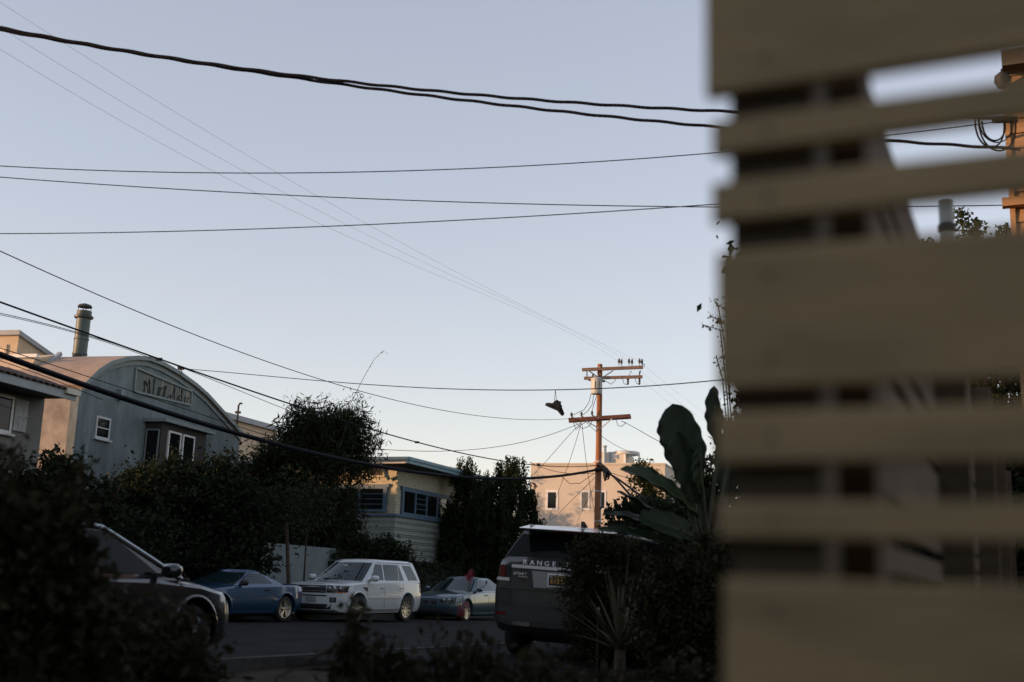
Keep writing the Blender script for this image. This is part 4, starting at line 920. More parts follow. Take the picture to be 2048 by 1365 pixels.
g_ = gp(752, 40.5); tree('shrub', 'leafy shrub rising above the hedge before the clapboard wall', 'shrub', g_, [((0,0,2.2),(1.05,.8,.6)), ((-.6,0,2.4),(.5,.5,.55)), ((.7,0,2.1),(.5,.5,.4))], 80, 70, .13, .10, L_dark, 1.8, 0, .06, .3, 32, 8)
# bamboo clump
bb0 = gp(632, 40.0); be = empty('bamboo_clump', tuple(bb0), 0, 'tall feathery dark bamboo clump beside the cream bungalow', 'bamboo'); rng = np.random.default_rng(41)
blobes = [((-.45,0,3.2),(1.7,1.5,3.0)), ((.15,0,5.5),(1.35,1.2,1.7)), ((-1.2,0,4.7),(1.2,1.1,1.45)), ((-1.55,0,5.3),(.9,.9,.8)), ((-.9,0,5.9),(.9,.9,.8)), ((1.15,0,5.5),(.85,1.0,1.1)), ((-.4,0,6.2),(1.1,1.0,1.1)), ((.75,0,6.6),(.75,.8,.8)), ((-1.5,0,3.0),(.9,1,2.2)), ((.6,0,2.6),(.75,1,2.0)), ((-2.9,0,3.6),(.7,.8,1.3)), ((-2.3,0,3.4),(.8,.9,1.6)), ((-2.0,0,4.6),(.7,.8,.9)), ((-2.4,0,1.6),(.9,.9,1.6))]
pts, C = clumps(blobes, 680, 90, (.25, .25, .22), rng, .5); pts = pts[pts[:, 2] > .05]
v, f = leaves(pts, .24, 7.0, .55, rng); obj_from_np('foliage', v, f, L_bamb, be)
cm = MB(); tips = []
for k in range(46):
    a = rng.uniform(0, 2*math.pi); r_ = rng.uniform(.05, .5); base = np.array([r_*math.cos(a), r_*math.sin(a), 0]); lean = rng.uniform(.15, 1.7); H = rng.uniform(5.6, 8.1) - lean*.8; a2 = rng.uniform(0, 2*math.pi); xdir = math.cos(a2)*1.15
    p = [base + np.array([xdir*lean*u**2.2, math.sin(a2)*lean*.6*u**2.2, H*u - .35*lean*max(0, u-.8)]) for u in np.linspace(0, 1, 8)]
    cm.tube(p, list(np.linspace(.022, .006, 8)), 5); tips.append(p)
tw = MB(); tw.add(cm.v, cm.f); culm = tw.build('culms', mat('bamboo_culm', (.05, .05, .025), .6), be, smooth=50)
tp = []; dr = []
for p in tips:
    for u in np.linspace(.66, 1, 7):
        q = p[int(u*7) if u < 1 else 7]
        for _ in range(5): tp.append(q + rng.normal(size=3)*[.09, .09, .05]); dr.append([rng.normal()*.4, rng.normal()*.4, -.5])
v, f = leaves(np.array(tp), .17, 8, .2, rng, np.array(dr)); obj_from_np('tip_leaves', v, f, L_bamb, be)
# long stray plume arching to the right
plume = [P(x_, y_, 40) - bb0 for x_, y_ in ((690, 830), (716, 778), (733, 745), (748, 720), (762, 706), (769, 704))]
MB().tube(plume, [.012, .01, .009, .007, .005, .004], 5).build('plume', MATS['bamboo_culm'], be)
tp = []
for q0_, q1_ in zip(plume[2:-1], plume[3:]):
    for t in (.2, .5, .8): tp.append(q0_ + (q1_-q0_)*t)
tp += [plume[-1], plume[-1] + [.06, 0, -.04], plume[-1] + [.1, 0, -.08]]
v, f = leaves(np.array(tp) + rng.normal(size=(len(tp), 3))*.02, .16, 8, .5, rng); obj_from_np('plume_leaves', v, f, L_bamb, be)
# two slim street saplings before the wall
for (px, xb, Y, r_, lb) in ((574, 580, 31.0, .055, 'slim leaning sapling trunk before the pale boundary wall'), (613, 603, 33.0, .028, 'thinner sapling stem beside the slim trunk before the wall')):
    t0_ = P(px, 1075, Y); b_ = P(xb, 1200, Y); z0 = zg(b_[0], b_[1]); e = empty('sapling', (b_[0], b_[1], z0), 0, lb, 'tree')
    tt = t0_ - np.array([b_[0], b_[1], z0]); MB().tube([(0,0,-.05), tt*.5 + [.02,0,0], tt, tt*1.25 + [0,0,.1]], [r_*1.1, r_, r_*.85, r_*.5], 8).build('trunk', M_bwood, e, smooth=50)
    rng = np.random.default_rng(int(px)); pts = tt*1.2 + rng.normal(size=(900, 3))*[.35, .35, .45] + [0, 0, .4]; v, f = leaves(pts, .12, 2, 0, rng); obj_from_np('crown', v, f, L_dark, e)
# weeping pepper tree
pe0 = gp(978, 48.5); pe = empty('pepper_tree', tuple(pe0), 0, 'weeping dark green pepper tree beside the bungalow roof', 'tree'); rng = np.random.default_rng(51)
plobes = [((0,0,4.3),(1.9,1.4,1.4)), ((-1.2,0,5.9),(.6,.6,.65)), ((.75,0,6.0),(.7,.6,.7)), ((-.3,0,5.4),(.6,.6,.6)), ((1.5,0,5.0),(.5,.5,.7)), ((-1.7,0,3.3),(.6,.8,1.4)), ((1.8,0,3.1),(.55,.8,1.3)), ((0,0,2.4),(1.9,1.3,2.0))]
C = clumps(plobes, 1500, 1, 0, rng, .6)[1]; strands = []
for q in C:
    L = rng.uniform(.5, 1.3); sw_ = rng.normal(size=2)*.08
    t = np.linspace(0, 1, 40); st_ = np.stack([q[0] + sw_[0]*t**2 + rng.normal(size=40)*.045, q[1] + sw_[1]*t**2 + rng.normal(size=40)*.045, q[2] + .1 - L*t], 1); strands.append(st_)
pts = np.concatenate(strands); pts = pts[pts[:, 2] > .05]; v, f = leaves(pts, .17, 3.4, .9, rng); obj_from_np('crown', v, f, L_pep, pe)
limb_tree(pe, (0, 0, -.1), C, .2, 22, rng=rng)
# bushes before the peach house, lit tree on the right of the pole
g_ = gp(1104, 58); tree('shrub', 'rounded shrub before the sunlit peach wall', 'shrub', g_, [((0,0,3.2),(.85,.7,1.0)), ((-.8,0,2.8),(.7,.6,.8)), ((.6,0,2.7),(.6,.6,.7)), ((0,0,1.4),(1.3,.9,1.4))], 130, 70, .13, .10, L_mid, 1.8, 0, .07, .4, 52, 10)
g_ = gp(1085, 62); tree('shrub', 'tall shrub at the left corner of the peach house', 'shrub', g_, [((-.3,0,3.0),(.5,.5,1.2)), ((.2,0,2.2),(.8,.6,1.3))], 80, 60, .13, .10, L_mid, 1.8, 0, .07, .4, 53, 8)
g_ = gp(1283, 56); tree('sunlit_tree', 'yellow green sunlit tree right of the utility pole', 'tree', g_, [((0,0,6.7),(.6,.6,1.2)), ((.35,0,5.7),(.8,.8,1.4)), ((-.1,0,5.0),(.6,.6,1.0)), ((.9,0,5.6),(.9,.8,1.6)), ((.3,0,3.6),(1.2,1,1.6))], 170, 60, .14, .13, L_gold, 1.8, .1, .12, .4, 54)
# tall trees outside the picture whose gaps dapple the sunlit walls
for (s_, p_, H, rad, lb, sd) in ((8, -35.5, 5.7, 2.2, 'loose leafy tree behind the eave house', 61), (-4, -72.5, 10.4, 2.3, 'loose leafy tree behind the bamboo toward the street end', 62), (0, -77, 7.2, 2.4, 'smaller loose leafy tree behind the bamboo', 63), (6, -50, 6.6, 2.3, 'loose leafy tree behind the barrel roofed house', 64)):
    c_ = sunpt(s_, p_); tree('garden_tree', lb, 'tree', (c_[0], c_[1], zg(*c_)), [((0,0,H*.62),(rad,rad,H*.36)), ((rad*.5,0,H*.5),(rad*.7,rad*.7,H*.3)), ((-rad*.5,.3,H*.55),(rad*.7,rad*.7,H*.3))], 110, 60, .22, .16, L_mid, 1.8, 0, .16, .3, sd)

# dark trees and hedges on the near side; the first row is added unseen to cut ambient skylight
for k, (nn, ss_, H, rad, lb) in enumerate(((3.5, 24, 7.0, 3.2, 'unseen dark tree added on the near side past the cedar house'), (3.0, 33, 7.6, 3.6, 'unseen dark tree added farther along the near side'), (2.5, 43, 8.0, 3.8, 'unseen dark tree added midway down the near side'), (2.0, 54, 8.0, 4.0, 'unseen dark tree added toward the far end of the near side'), (2.5, -6, 6.5, 3.4, 'unseen dark tree added behind the slatted fence corner'), (-8.8, -9, 6.0, 3.0, 'unseen dark kerbside tree added behind the parked hatchback'))):
    c_ = S(nn, ss_); tree('sky_block_tree', lb, 'tree', c_, [((0,0,H*.6),(rad,rad,H*.40)), ((rad*.5,.4,H*.4),(rad*.7,rad*.7,H*.38)), ((-rad*.5,-.3,H*.42),(rad*.7,rad*.7,H*.38))], 260, 60, .32, .34, L_dark, 1.7, 0, .2, .4, 130+k)
tree('garden_tree', 'slender dark tree added behind the fence corner to block a reflection', 'tree', gp(1580, 12.4), [((0,0,4.0),(.6,.6,2.0)), ((.1,0,2.5),(.65,.65,1.6))], 160, 60, .12, .10, L_dark, 1.8, 0, .08, .3, 147)  # added to keep the sunlit house wall out of the hatchback glass
ha, hb_ = gp(1235, 25), gp(2150, 20)
hedge('garden_hedge', 'tall dark hedge behind the paddle leaves', ha, hb_, 2.7, 1.2, L_dark, 24000, 141, .12)
hedge('glow_block_hedge', 'unseen dark hedge added behind the viewpoint to block sunset glow', (-6.5, 2.0, .08), (-1.5, -4.5, .08), 1.4, 1.2, L_dark, 9000, 142, .16)  # added behind the camera to hold back the sunset glow
hedge('glow_block_hedge', 'unseen dark hedge added behind the slatted fence end to block skylight', (-1.5, -4.5, .08), (6.0, -5.0, .08), 3.2, 1.2, L_dark, 9000, 143, .16)  # added behind the camera to block skylight from that side
for k, (px, Y_, top, w_, lb) in enumerate(((1600, 23.5, 640, 1.5, 'dense dark tree hidden behind the wide fence board'), (1760, 25, 560, 1.7, 'dense dark tree behind the side fence'), (1930, 26, 505, 1.6, 'dense dark tree behind the pipe post'))):
    q = P(px, top, Y_); z0 = zg(q[0], q[1]); H = q[2]-z0
    tree('garden_tree', lb, 'tree', (q[0], q[1], z0), [((0,0,H*.7),(w_,w_,H*.3)), ((.7,0,H*.35),(w_,w_,H*.35)), ((-.7,0,H*.35),(w_,w_,H*.35))], 240, 70, .2, .18, L_dark, 1.8, 0, .14, .4, 150+k)

# ---------------- garden on the near side
def bird_leaf(L, W, bend, fold, seed):
    """paddle leaf along +x with a midrib; returns MB"""
    rng = np.random.default_rng(seed); b = MB(); nu, nv = 24, 6; G = []
    for i in range(nu+1):
        u = i/nu; w = W*min(1, (u/.42 + .02)**.65)*math.sqrt(max(0, 1 - max(0, (u-.45)/.55)**2.6)) + .002; cz = -bend*u*u*L; cx = L*u*(1 - .12*bend*u)
        for j in range(-nv, nv+1):
            vv = j/nv; w2 = w*(1 + .05*math.sin(u*31 + seed) * abs(vv)); y = w2/2*vv*math.cos(fold); z = cz + abs(vv)*w/2*math.sin(fold) + .012*math.sin(u*26+j) * abs(vv)
            G.append((cx, y, z))
    m_ = 2*nv+1; f = []
    for i in range(nu):
        for j in range(2*nv):
            f.append((i*m_+j, i*m_+j+1, (i+1)*m_+j+1, (i+1)*m_+j))
    b.add(G, f); return b
M_bop = mat('paddle_leaf', (.016, .028, .010), .5, col2=(.008, .013, .006), scale=2.5, spec=.18, stretch=(3, 14, 3))
M_bop2 = mat('paddle_leaf_pale', (.035, .05, .022), .5, col2=(.018, .027, .012), scale=2.5, spec=.2, stretch=(3, 14, 3))
M_stalk = mat('leaf_stalk', (.035, .038, .018), .6, noise=.3)
def paddle(parent, base, tip, W, face, m=None, bend=.1, fold=.25, seed=0, stalk_from=None):
    """leaf blade from base to tip whose upper face looks toward 'face'"""
    base, tip = np.array(base, float), np.array(tip, float); d = tip-base; L = np.linalg.norm(d); x = d/L
    z = np.array(face, float); z -= x*(z @ x); z /= np.linalg.norm(z); y = np.cross(z, x)
    b = bird_leaf(L, W, bend, fold, seed); Mx = np.stack([x, y, z], 1); b.v = [tuple(base + Mx @ np.array(q)) for q in b.v]
    o = b.build('leaf', m or M_bop, parent, smooth=60); sm = o.modifiers.new('t', 'SOLIDIFY'); sm.thickness = .006
    rib = MB().tube([base + Mx @ np.array((L*u*(1-.12*bend*u), 0, -bend*u*u*L - .004)) for u in np.linspace(0, .97, 8)], list(np.linspace(.014, .003, 8)), 6); rib.build('midrib', M_stalk, o)
    if stalk_from is not None:
        s0 = np.array(stalk_from, float); mid = s0*.5 + base*.5 + np.array([0, 0, .05]); MB().tube([s0, mid, base + x*.03], [.03, .024, .016], 8).build('stalk', M_stalk, parent, smooth=50)
BY = 11.5
def bp(px, py, dy=0): return P(px, py, BY+dy)
bo = gp(1400, BY); bop = empty('bird_of_paradise', tuple(bo), 0, 'giant bird of paradise with broad upright paddle leaves beside the fence', 'plant')
crown0 = bp(1415, 1120) - bo
toward = np.array([-.25, -1, .15])
LV = [ # base px, tip px, width m, face, material, fold
    ((1392, 985), (1345, 806), .56, (-.1, -1, .1), M_bop, .18, 0, .06), ((1400, 1010), (1352, 862), .42, (-.4, -1, .1), M_bop, .5, -.25, .05),
    ((1362, 930), (1318, 838), .26, (-1, -.5, .0), M_bop, .9, .2, .05), ((1407, 992), (1394, 893), .24, (-1, -.6, .2), M_bop2, .8, -.35, .1),
    ((1398, 1035), (1262, 912), .52, (-.2, -.45, 1), M_bop2, .35, -.3, .18), ((1402, 1040), (1288, 905), .40, (.3, -.3, 1), M_bop, .45, .1, .2),
    ((1385, 1090), (1248, 965), .34, (.2, -.2, 1), M_bop, .3, .3, .12), ((1390, 1085), (1218, 1000), .36, (0, -.3, 1), M_bop, .3, .4, .15), ((1395, 1110), (1206, 1030), .36, (0, -.4, 1), M_bop, .3, .2, .15),
    ((1400, 1080), (1290, 1020), .40, (-.2, -.8, .6), M_bop, .3, -.4, .2), ((1440, 900), (1424, 772), .30, (-.8, -.7, .1), M_bop, .5, .1, .05), ((1468, 880), (1428, 806), .26, (-.6, -.3, .8), M_bop, .3, 0, .1),
    ((1452, 1000), (1470, 850), .45, (-.3, -1, 0), M_bop, .3, .4, .05), ((1420, 1060), (1372, 955), .40, (-.3, -1, .2), M_bop, .3, .25, .05)]
for k, (bpx, tpx, W, face, m_, fold, dy, bend) in enumerate(LV):
    paddle(bop, bp(*bpx, dy) - bo, bp(*tpx, dy*1.2 - (.15 if face[2] > .5 else 0)) - bo, W*.76, face, m_, bend, fold, k, crown0 + np.array([.05*(k % 5 - 2), .04*(k % 3), -.5]))
tk = MB()
for k in range(5): tk.tube([(.12*math.cos(k*1.3)-.02, .12*math.sin(k*1.3), -.05), tuple(crown0 + np.array([.1*math.cos(k*1.3), .1*math.sin(k*1.3), -.2]))], [.045, .03], 8)
tk.build('stem', mat('dark_stem', (.025, .024, .014), .8), bop, smooth=50)
# slim conifer like shrub and trailing creeper between leaf and fence
g_ = gp(1415, 13.2); tree('slender_shrub', 'slender upright shrub between paddle leaves and slatted fence', 'shrub', g_, [((0,0,1.2),(.24,.24,1.2)), ((-.02,0,2.2),(.12,.12,.55)), ((.08,0,2.0),(.2,.2,.6))], 120, 40, .05, .06, L_mid, 2.2, 0, .03, .2, 71, 8)
rng = np.random.default_rng(72)
g_ = gp(1460, 13.6); cr_e = empty('flowering_creeper', tuple(g_), 0, 'thin creeper with tiny blossoms rising behind the fence end', 'creeper'); sb = MB(); lp_ = []
for pth in (((1470,1100),(1458,900),(1445,760),(1432,712)), ((1465,1000),(1455,800),(1440,660),(1404,650)), ((1468,900),(1450,700),(1436,612),(1429,600)), ((1460,800),(1452,650),(1438,640),(1418,632))):
    pp = [P(x_, y_, 13.6) - g_ for x_, y_ in pth]
    if pth[0][1] > 1050: pp = [np.array([0, 0, -.02])] + pp
    sb.tube(pp, .008, 5)
    for a, c_ in zip(pp[1:-1], pp[2:]):
        for t in np.linspace(0, 1, 9): lp_ += [a + (c_-a)*t + rng.normal(size=3)*.03 for _ in range(3)]
sb.build('stem', M_bwood, cr_e); v, f = leaves(np.array(lp_), .036, 2, 0, rng); obj_from_np('foliage', v, f, L_mid, cr_e)
# shrub before the grey suv
g_ = gp(1205, 13.6); tree('shrub', 'dense small leaved shrub hiding the right side of the grey vehicle', 'shrub', g_, [((-.05,0,.8),(.42,.35,.85)), ((-.28,0,1.3),(.16,.16,.35)), ((.25,0,1.25),(.3,.3,.4)), ((.5,0,.8),(.35,.3,.7)), ((-.05,0,1.45),(.14,.14,.22))], 420, 80, .06, .038, L_fore, 2.0, 0, .05, .35, 73, 14)
g_ = gp(1340, 13.9); tree('shrub', 'broad dark shrub with white flowers below the paddle leaves', 'shrub', g_, [((0,0,.6),(.8,.45,.75)), ((-.55,.1,.9),(.4,.35,.6)), ((.5,0,.9),(.45,.4,.6)), ((.35,-.3,.5),(.5,.3,.6))], 420, 80, .08, .045, L_fore, 2.0, 0, .05, .35, 74, 10)
wf = bpy.context.scene.objects[-1]
rng = np.random.default_rng(75); fl3 = []
for cpx, cpy in ((1392,1172),(1400,1168),(1405,1174),(1194,1222),(1198,1218),(1386,1166),(1430,1220),(1312,1133),(1430,1140),(1300,1200)): fl3 += [P(cpx + rng.normal()*2, cpy + rng.normal()*2, 13.2) for _ in range(4)]
blo = empty('blossom_spray', tuple(gp(1380, 13.2)), 0, 'scattered small white blossoms among dark leaves near the fence', 'flowers'); o0 = np.array(blo.location)
v, f = leaves(np.array(fl3) - o0, .035, 1.2, 0, rng); obj_from_np('petals', v, f, mat('white_petal', (.55, .55, .5), .7), blo)
sb = MB()
for q in fl3[::4]: sb.tube([(q-o0)*[1, 1, 0] + [0, .05, 0], q-o0], .004, 4)
props(sb.build('stems_or_dark_core', M_bwood, blo), kind='stuff')
g_ = gp(1395, 11.0); tree('shrub', 'dense dark shrub at the foot of the paddle leaves', 'shrub', g_, [((0,0,.7),(.42,.3,.75)), ((.2,0,1.15),(.28,.25,.4)), ((-.3,.1,.8),(.3,.25,.5))], 320, 80, .07, .05, L_fore, 1.8, 0, .03, .3, 76, 10)
# yucca with blade leaves
yb = gp(1225, 12.8); yz = P(1240, 1305, 12.8); yuc = empty('yucca', (yz[0], yz[1], zg(yz[0], yz[1])), 0, 'spiky pale edged yucca rosette in front of the dark shrub', 'plant'); rng = np.random.default_rng(81)
M_yuc = mat('yucca_blade', (.085, .085, .045), .6, col2=(.05, .055, .028), scale=3, stretch=(1, 1, 6))
hz_ = yz[2] - zg(yz[0], yz[1])
MB().tube([(0,0,-.05), (0,0,hz_+.04)], [.07, .06], 8).build('stem', M_bwood, yuc)
for k in range(46):
    a = k*2.39996; el = R(18 + 68*((k % 23)/23)); L = rng.uniform(.7, 1.12); d = np.array([math.cos(a)*math.cos(el), math.sin(a)*math.cos(el), math.sin(el)]); sd_ = np.array([-math.sin(a), math.cos(a), 0]); un = np.cross(d, sd_)
    G = []
    for u in np.linspace(0, 1, 7):
        w = .024*(1 - u**2.2) + .001; c_ = np.array([0, 0, hz_]) + d*L*u + np.array([0, 0, -.18*u*u*L*math.cos(el)]); G += [c_ - sd_*w + un*w*.35, c_, c_ + sd_*w + un*w*.35]
    MB().add(G, [(i*3+j, i*3+j+1, (i+1)*3+j+1, (i+1)*3+j) for i in range(6) for j in (0, 1)]).build('leaf', M_yuc, yuc, smooth=40)
# out of focus shrubs along the bottom of the view
for k, (px, Y, lobes, lb, sd, sz) in enumerate((
    (840, 5.4, [((0,0,.32),(.42,.3,.40)), ((-.25,0,.5),(.12,.12,.3)), ((.25,0,.52),(.12,.12,.25))], 'loose brown green shrub at the garden edge before the road', 91, .045),
    (720, 5.0, [((0,0,.35),(.07,.07,.36)), ((-.03,0,.7),(.025,.03,.25))], 'upright twiggy sprig at the garden edge before white vehicle', 92, .04),
    (1010, 5.2, [((0,0,.28),(.35,.3,.36)), ((.2,0,.42),(.2,.2,.25))], 'low leafy shrub at the garden edge before the grey vehicle', 93, .045),
    (1200, 6.2, [((0,0,.25),(.7,.4,.34)), ((.5,0,.3),(.5,.4,.34))], 'spreading low shrub in front of the yucca', 94, .05),
    (300, 5.6, [((0,0,.42),(.30,.3,.44)), ((-.28,0,.45),(.3,.3,.46)), ((.2,0,.36),(.14,.25,.42))], 'dark low shrub hiding the hatchback wheels', 95, .045),
    (50, 4.6, [((-.1,0,.7),(.30,.3,.68)), ((-.2,0,1.12),(.16,.2,.36)), ((.12,0,1.02),(.12,.15,.3)), ((.2,0,.6),(.22,.25,.55)), ((-.4,0,.8),(.3,.3,.65))], 'tall dark shrub rising before the hatchback door', 96, .05))):
    g_ = gp(px, Y); tree('garden_shrub', lb, 'shrub', g_, lobes, 60 if sd == 92 else (420 if sd > 94 else 190), 60 if sd != 92 else 25, .06 if sd != 92 else .03, sz, L_fore, 2.0, 0, .02, .3, sd, 12)
for k, (px, py, Y, lb) in enumerate(((938, 1155, 5.3, 'taller single red flower out of focus before the dark sedan'), (925, 1222, 5.1, 'shorter red flower out of focus before the dark sedan wheel'), (744, 1287, 5.0, 'small dim red flower low among garden sprigs'))):
    q = P(px, py, Y); e = empty('red_flower', (q[0], q[1], zg(q[0], q[1])), 0, lb, 'flower'); h = q[2] - zg(q[0], q[1]); rng = np.random.default_rng(99+k)
    MB().tube([(.03, 0, -.02), (.02, 0, h*.5), (0, 0, h)], [.004, .0035, .003], 5).build('stem', M_stalk, e)
    pts = np.array([0, 0, h]) + rng.normal(size=(9 if k < 2 else 5, 3))*[.009, .009, .016]; v, f = leaves(pts, .03 if k < 2 else .018, 1.4, 0, rng); obj_from_np('petals', v, f, mat('red_petal', (.20, .012, .02), .6), e)

# ================================================================== UTILITY POLE
M_pole = mat('creosoted_pole', (.30, .125, .055), .85, noise=.45, scale=5, bump=.5, bscale=30, stretch=(3, 3, .25))
M_arm = mat('crossarm_wood', (.26, .17, .12), .85, noise=.35, scale=5, bump=.4, bscale=30)
M_arm2 = mat('crossarm_red', (.17, .07, .045), .85, noise=.4, scale=5, bump=.4, bscale=30)
M_porc = mat('porcelain_brown', (.06, .05, .045), .25)
M_tank = mat('transformer_grey', (.42, .44, .42), .5, noise=.12, scale=3)
PY = 54.0
ptop = P(1200, 729, PY); zb_ = zg(ptop[0], ptop[1]); ZT = ptop[2]
pole = empty('utility_pole', (ptop[0], ptop[1], zb_), 0, 'weathered wooden utility pole with three crossarms and transformer can', 'utility pole')
pb = np.array([ptop[0], ptop[1], zb_])
def pp(px, py, dy=0): return P(px, py, PY+dy) - pb
sp0 = ZT - zb_
MB().tube([(0,0,-.3), (0,0,sp0*.5), (0,0,sp0)], [.185, .155, .12], 16).build('pole_shaft', M_pole, pole, smooth=50)
arms = []
for (xa, ya, xb, yb, dy, m_, hgt, nm) in ((1164, 740, 1286, 735, -.22, M_arm, .15, 0), (1168, 757, 1285, 754, -.24, M_arm, .14, 0), (1137, 840, 1261, 832, -.24, M_arm2, .16, 0)):
    a, c_ = pp(xa, ya, dy), pp(xb, yb, dy); arms.append((a, c_)); MB().beam(a, c_, .12, hgt).build('crossarm', m_, pole)
a, c_ = pp(1138, 843, .26), pp(1262, 835, .26); MB().beam(a, c_, .12, .15).build('crossarm', M_arm2, pole)
MB().beam(pp(1196, 738, .0), pp(1196, 738, -.2), .04, .04).build('arm_bolt', M_bare, pole)
# braces
for (x0_, y0_, x1_, y1_) in ((1178, 742, 1197, 756), (1226, 742, 1203, 757), (1224, 838, 1202, 857), (1172, 842, 1197, 857)):
    MB().beam(pp(x0_, y0_, -.31), pp(x1_, y1_, -.2), .012, .05).build('brace', M_bare if y0_ > 800 else M_porc, pole)
for x_ in (1174, 1279): MB().beam(pp(x_, 743, -.24), pp(x_, 754, -.24), .07, .05, up=(1, 0, 0)).build('arm_spacer', M_porc, pole)
def insulator(x_, y_, dy, h=.36):
    q = pp(x_, y_, dy); MB().lathe([(.018, 0), (.018, h*.35), (.055, h*.36), (.06, h*.44), (.04, h*.5), (.065, h*.58), (.06, h*.68), (.045, h*.8), (.05, h*.9), (.02, h)], 12, 'z', q).build('insulator', M_porc, pole, smooth=40); return q + np.array([0, 0, h])
for x_ in (1238, 1243, 1258, 1264, 1279, 1284): insulator(x_, 732 if x_ in (1238, 1258, 1279) else 733, -.2 if x_ in (1238, 1258, 1279) else .02)
for x_, y_ in ((1256, 757), (1279, 757)): q = pp(x_, y_, -.24); MB().lathe([(.03, 0), (.07, -.06), (.03, -.1), (.07, -.15), (.03, -.2), (.06, -.25), (.02, -.32)], 12, 'z', q).build('cutout', M_porc, pole, smooth=40)
for x_, y_ in ((1143, 836), (1163, 835), (1184, 833)): insulator(x_, y_, -.24, .26); q = pp(x_+5, y_+1, -.24); MB().beam(pp(x_-1, y_-4, -.24), q, .05, .05).build('spool_bracket', M_porc, pole)
tq = pp(1193, 789, -.5); tt = pp(1193, 757, -.5)
tk = MB().lathe([(.24, 0), (.26, .02), (.27, .06), (.27, tt[2]-tq[2]-.1), (.29, tt[2]-tq[2]-.09), (.29, tt[2]-tq[2]-.03), (.20, tt[2]-tq[2]+.03), (.05, tt[2]-tq[2]+.05)], 24, 'z', tq).build('transformer', M_tank, pole, smooth=35)
for da in (-1.9, -1.2): MB().beam(tq + np.array([.27*math.cos(da), .27*math.sin(da), .25]), tq + np.array([.275*math.cos(da), .275*math.sin(da), .6]), .03, .03, up=(1, 0, 0)).build('tank_lug', M_porc, tk)
for x_ in (-.17, .14): MB().lathe([(.03, 0), (.055, .05), (.03, .09), (.055, .13), (.02, .2)], 10, 'z', tt + np.array([x_, .1, .02])).build('bushing', M_porc, tk, smooth=40)
MB().box(tt + np.array([.32, .05, -.12]), (.18, .12, .1)).build('arrester', M_porc, tk); MB().box(tt + np.array([-.32, .05, -.10]), (.14, .1, .06)).build('hanger', M_porc, tk)
# short jumper wires belonging to the pole
def jump(pts, r=.014):
    q = [pp(*p) for p in pts]; k = []
    for i in range(len(q)-1):
        for t in np.linspace(0, 1, 5)[:-1 if i < len(q)-2 else None]: k.append(q[i] + (q[i+1]-q[i])*t)
    MB().tube(k, r, 5).build('jumper_wire', M_wire, pole, smooth=60)
for pts in (((1183,785,-.5),(1178,805,-.4),(1168,820,-.3),(1145,831,-.24)), ((1188,789,-.5),(1184,810,-.4),(1176,822,-.3),(1166,830,-.24)), ((1194,790,-.5),(1188,808,-.4),(1183,826,-.26)),
            ((1210,762,-.4),(1222,769,-.3),(1230,762,-.24),(1231,757,-.24)), ((1245,757,-.24),(1248,768,-.24),(1255,770,-.24)), ((1270,757,-.24),(1273,767,-.24),(1279,770,-.24)), ((1263,742,-.24),(1258,752,-.24)), ((1282,740,-.24),(1279,752,-.24)),
            ((1146,843,-.3),(1152,860,-.3),(1162,850,-.3),(1172,845,-.3)), ((1150,845,-.3),(1165,858,-.3),(1180,852,-.3),(1184,842,-.3)), ((1232,840,-.3),(1236,852,-.3),(1244,853,-.3),(1252,846,-.3),(1243,843,-.3)), ((1288,735,-.1),(1289,728,-.05),(1283,731,0)),
            ((1124,954,0),(1140,968,0),(1160,967,0),(1176,956,0),(1192,945,0))): jump(pts)
for x_, y_ in ((1199, 735), (1198, 755), (1197, 836)): q = pp(x_, y_, -.3); MB().lathe([(.03, -.02), (.03, .02)], 8, 'y', q).build('bolt', M_bare, pole)
MB().tube([(.13, -.10, -.1), (.12, -.09, 4.6), (.11, -.08, 7.4)], .03, 8).build('riser_conduit', M_bare, pole, smooth=50)
MB().box((-.03, -.165, 3.9), (.12, .01, .16)).build('pole_tag', M_bare, pole); MB().box((-.02, -.16, 4.3), (.09, .01, .05)).build('pole_tag', mat('yellow_tag', (.5, .36, .05), .6), pole)
for k in range(4): MB().lathe([(.168-.004*k, 3.0+k*1.4), (.172-.004*k, 3.01+k*1.4), (.172-.004*k, 3.04+k*1.4), (.168-.004*k, 3.05+k*1.4)], 16).build('pole_strap', M_bare, pole)
# splice bundle and clamps under the crossarms
MB().tube([pp(1200, 928, -.25), pp(1212, 940, -.3), pp(1222, 950, -.35)], [.07, .11, .07], 8).build('splice_case', M_black, pole, smooth=50)
MB().tube([pp(1208, 936, -.3), pp(1212, 952, -.35), pp(1210, 962, -.35), pp(1217, 958, -.35), pp(1219, 946, -.3)], [.09, .14, .05, .04, .05], 8).build('splice_case', M_black, pole, smooth=50)
MB().tube([pp(1193, 931, -.2), pp(1204, 929, -.2)], .09, 8).build('strand_clamp', M_black, pole); MB().tube([pp(1190, 940, -.2), pp(1205, 939, -.2)], .10, 8).build('strand_clamp', M_black, pole)

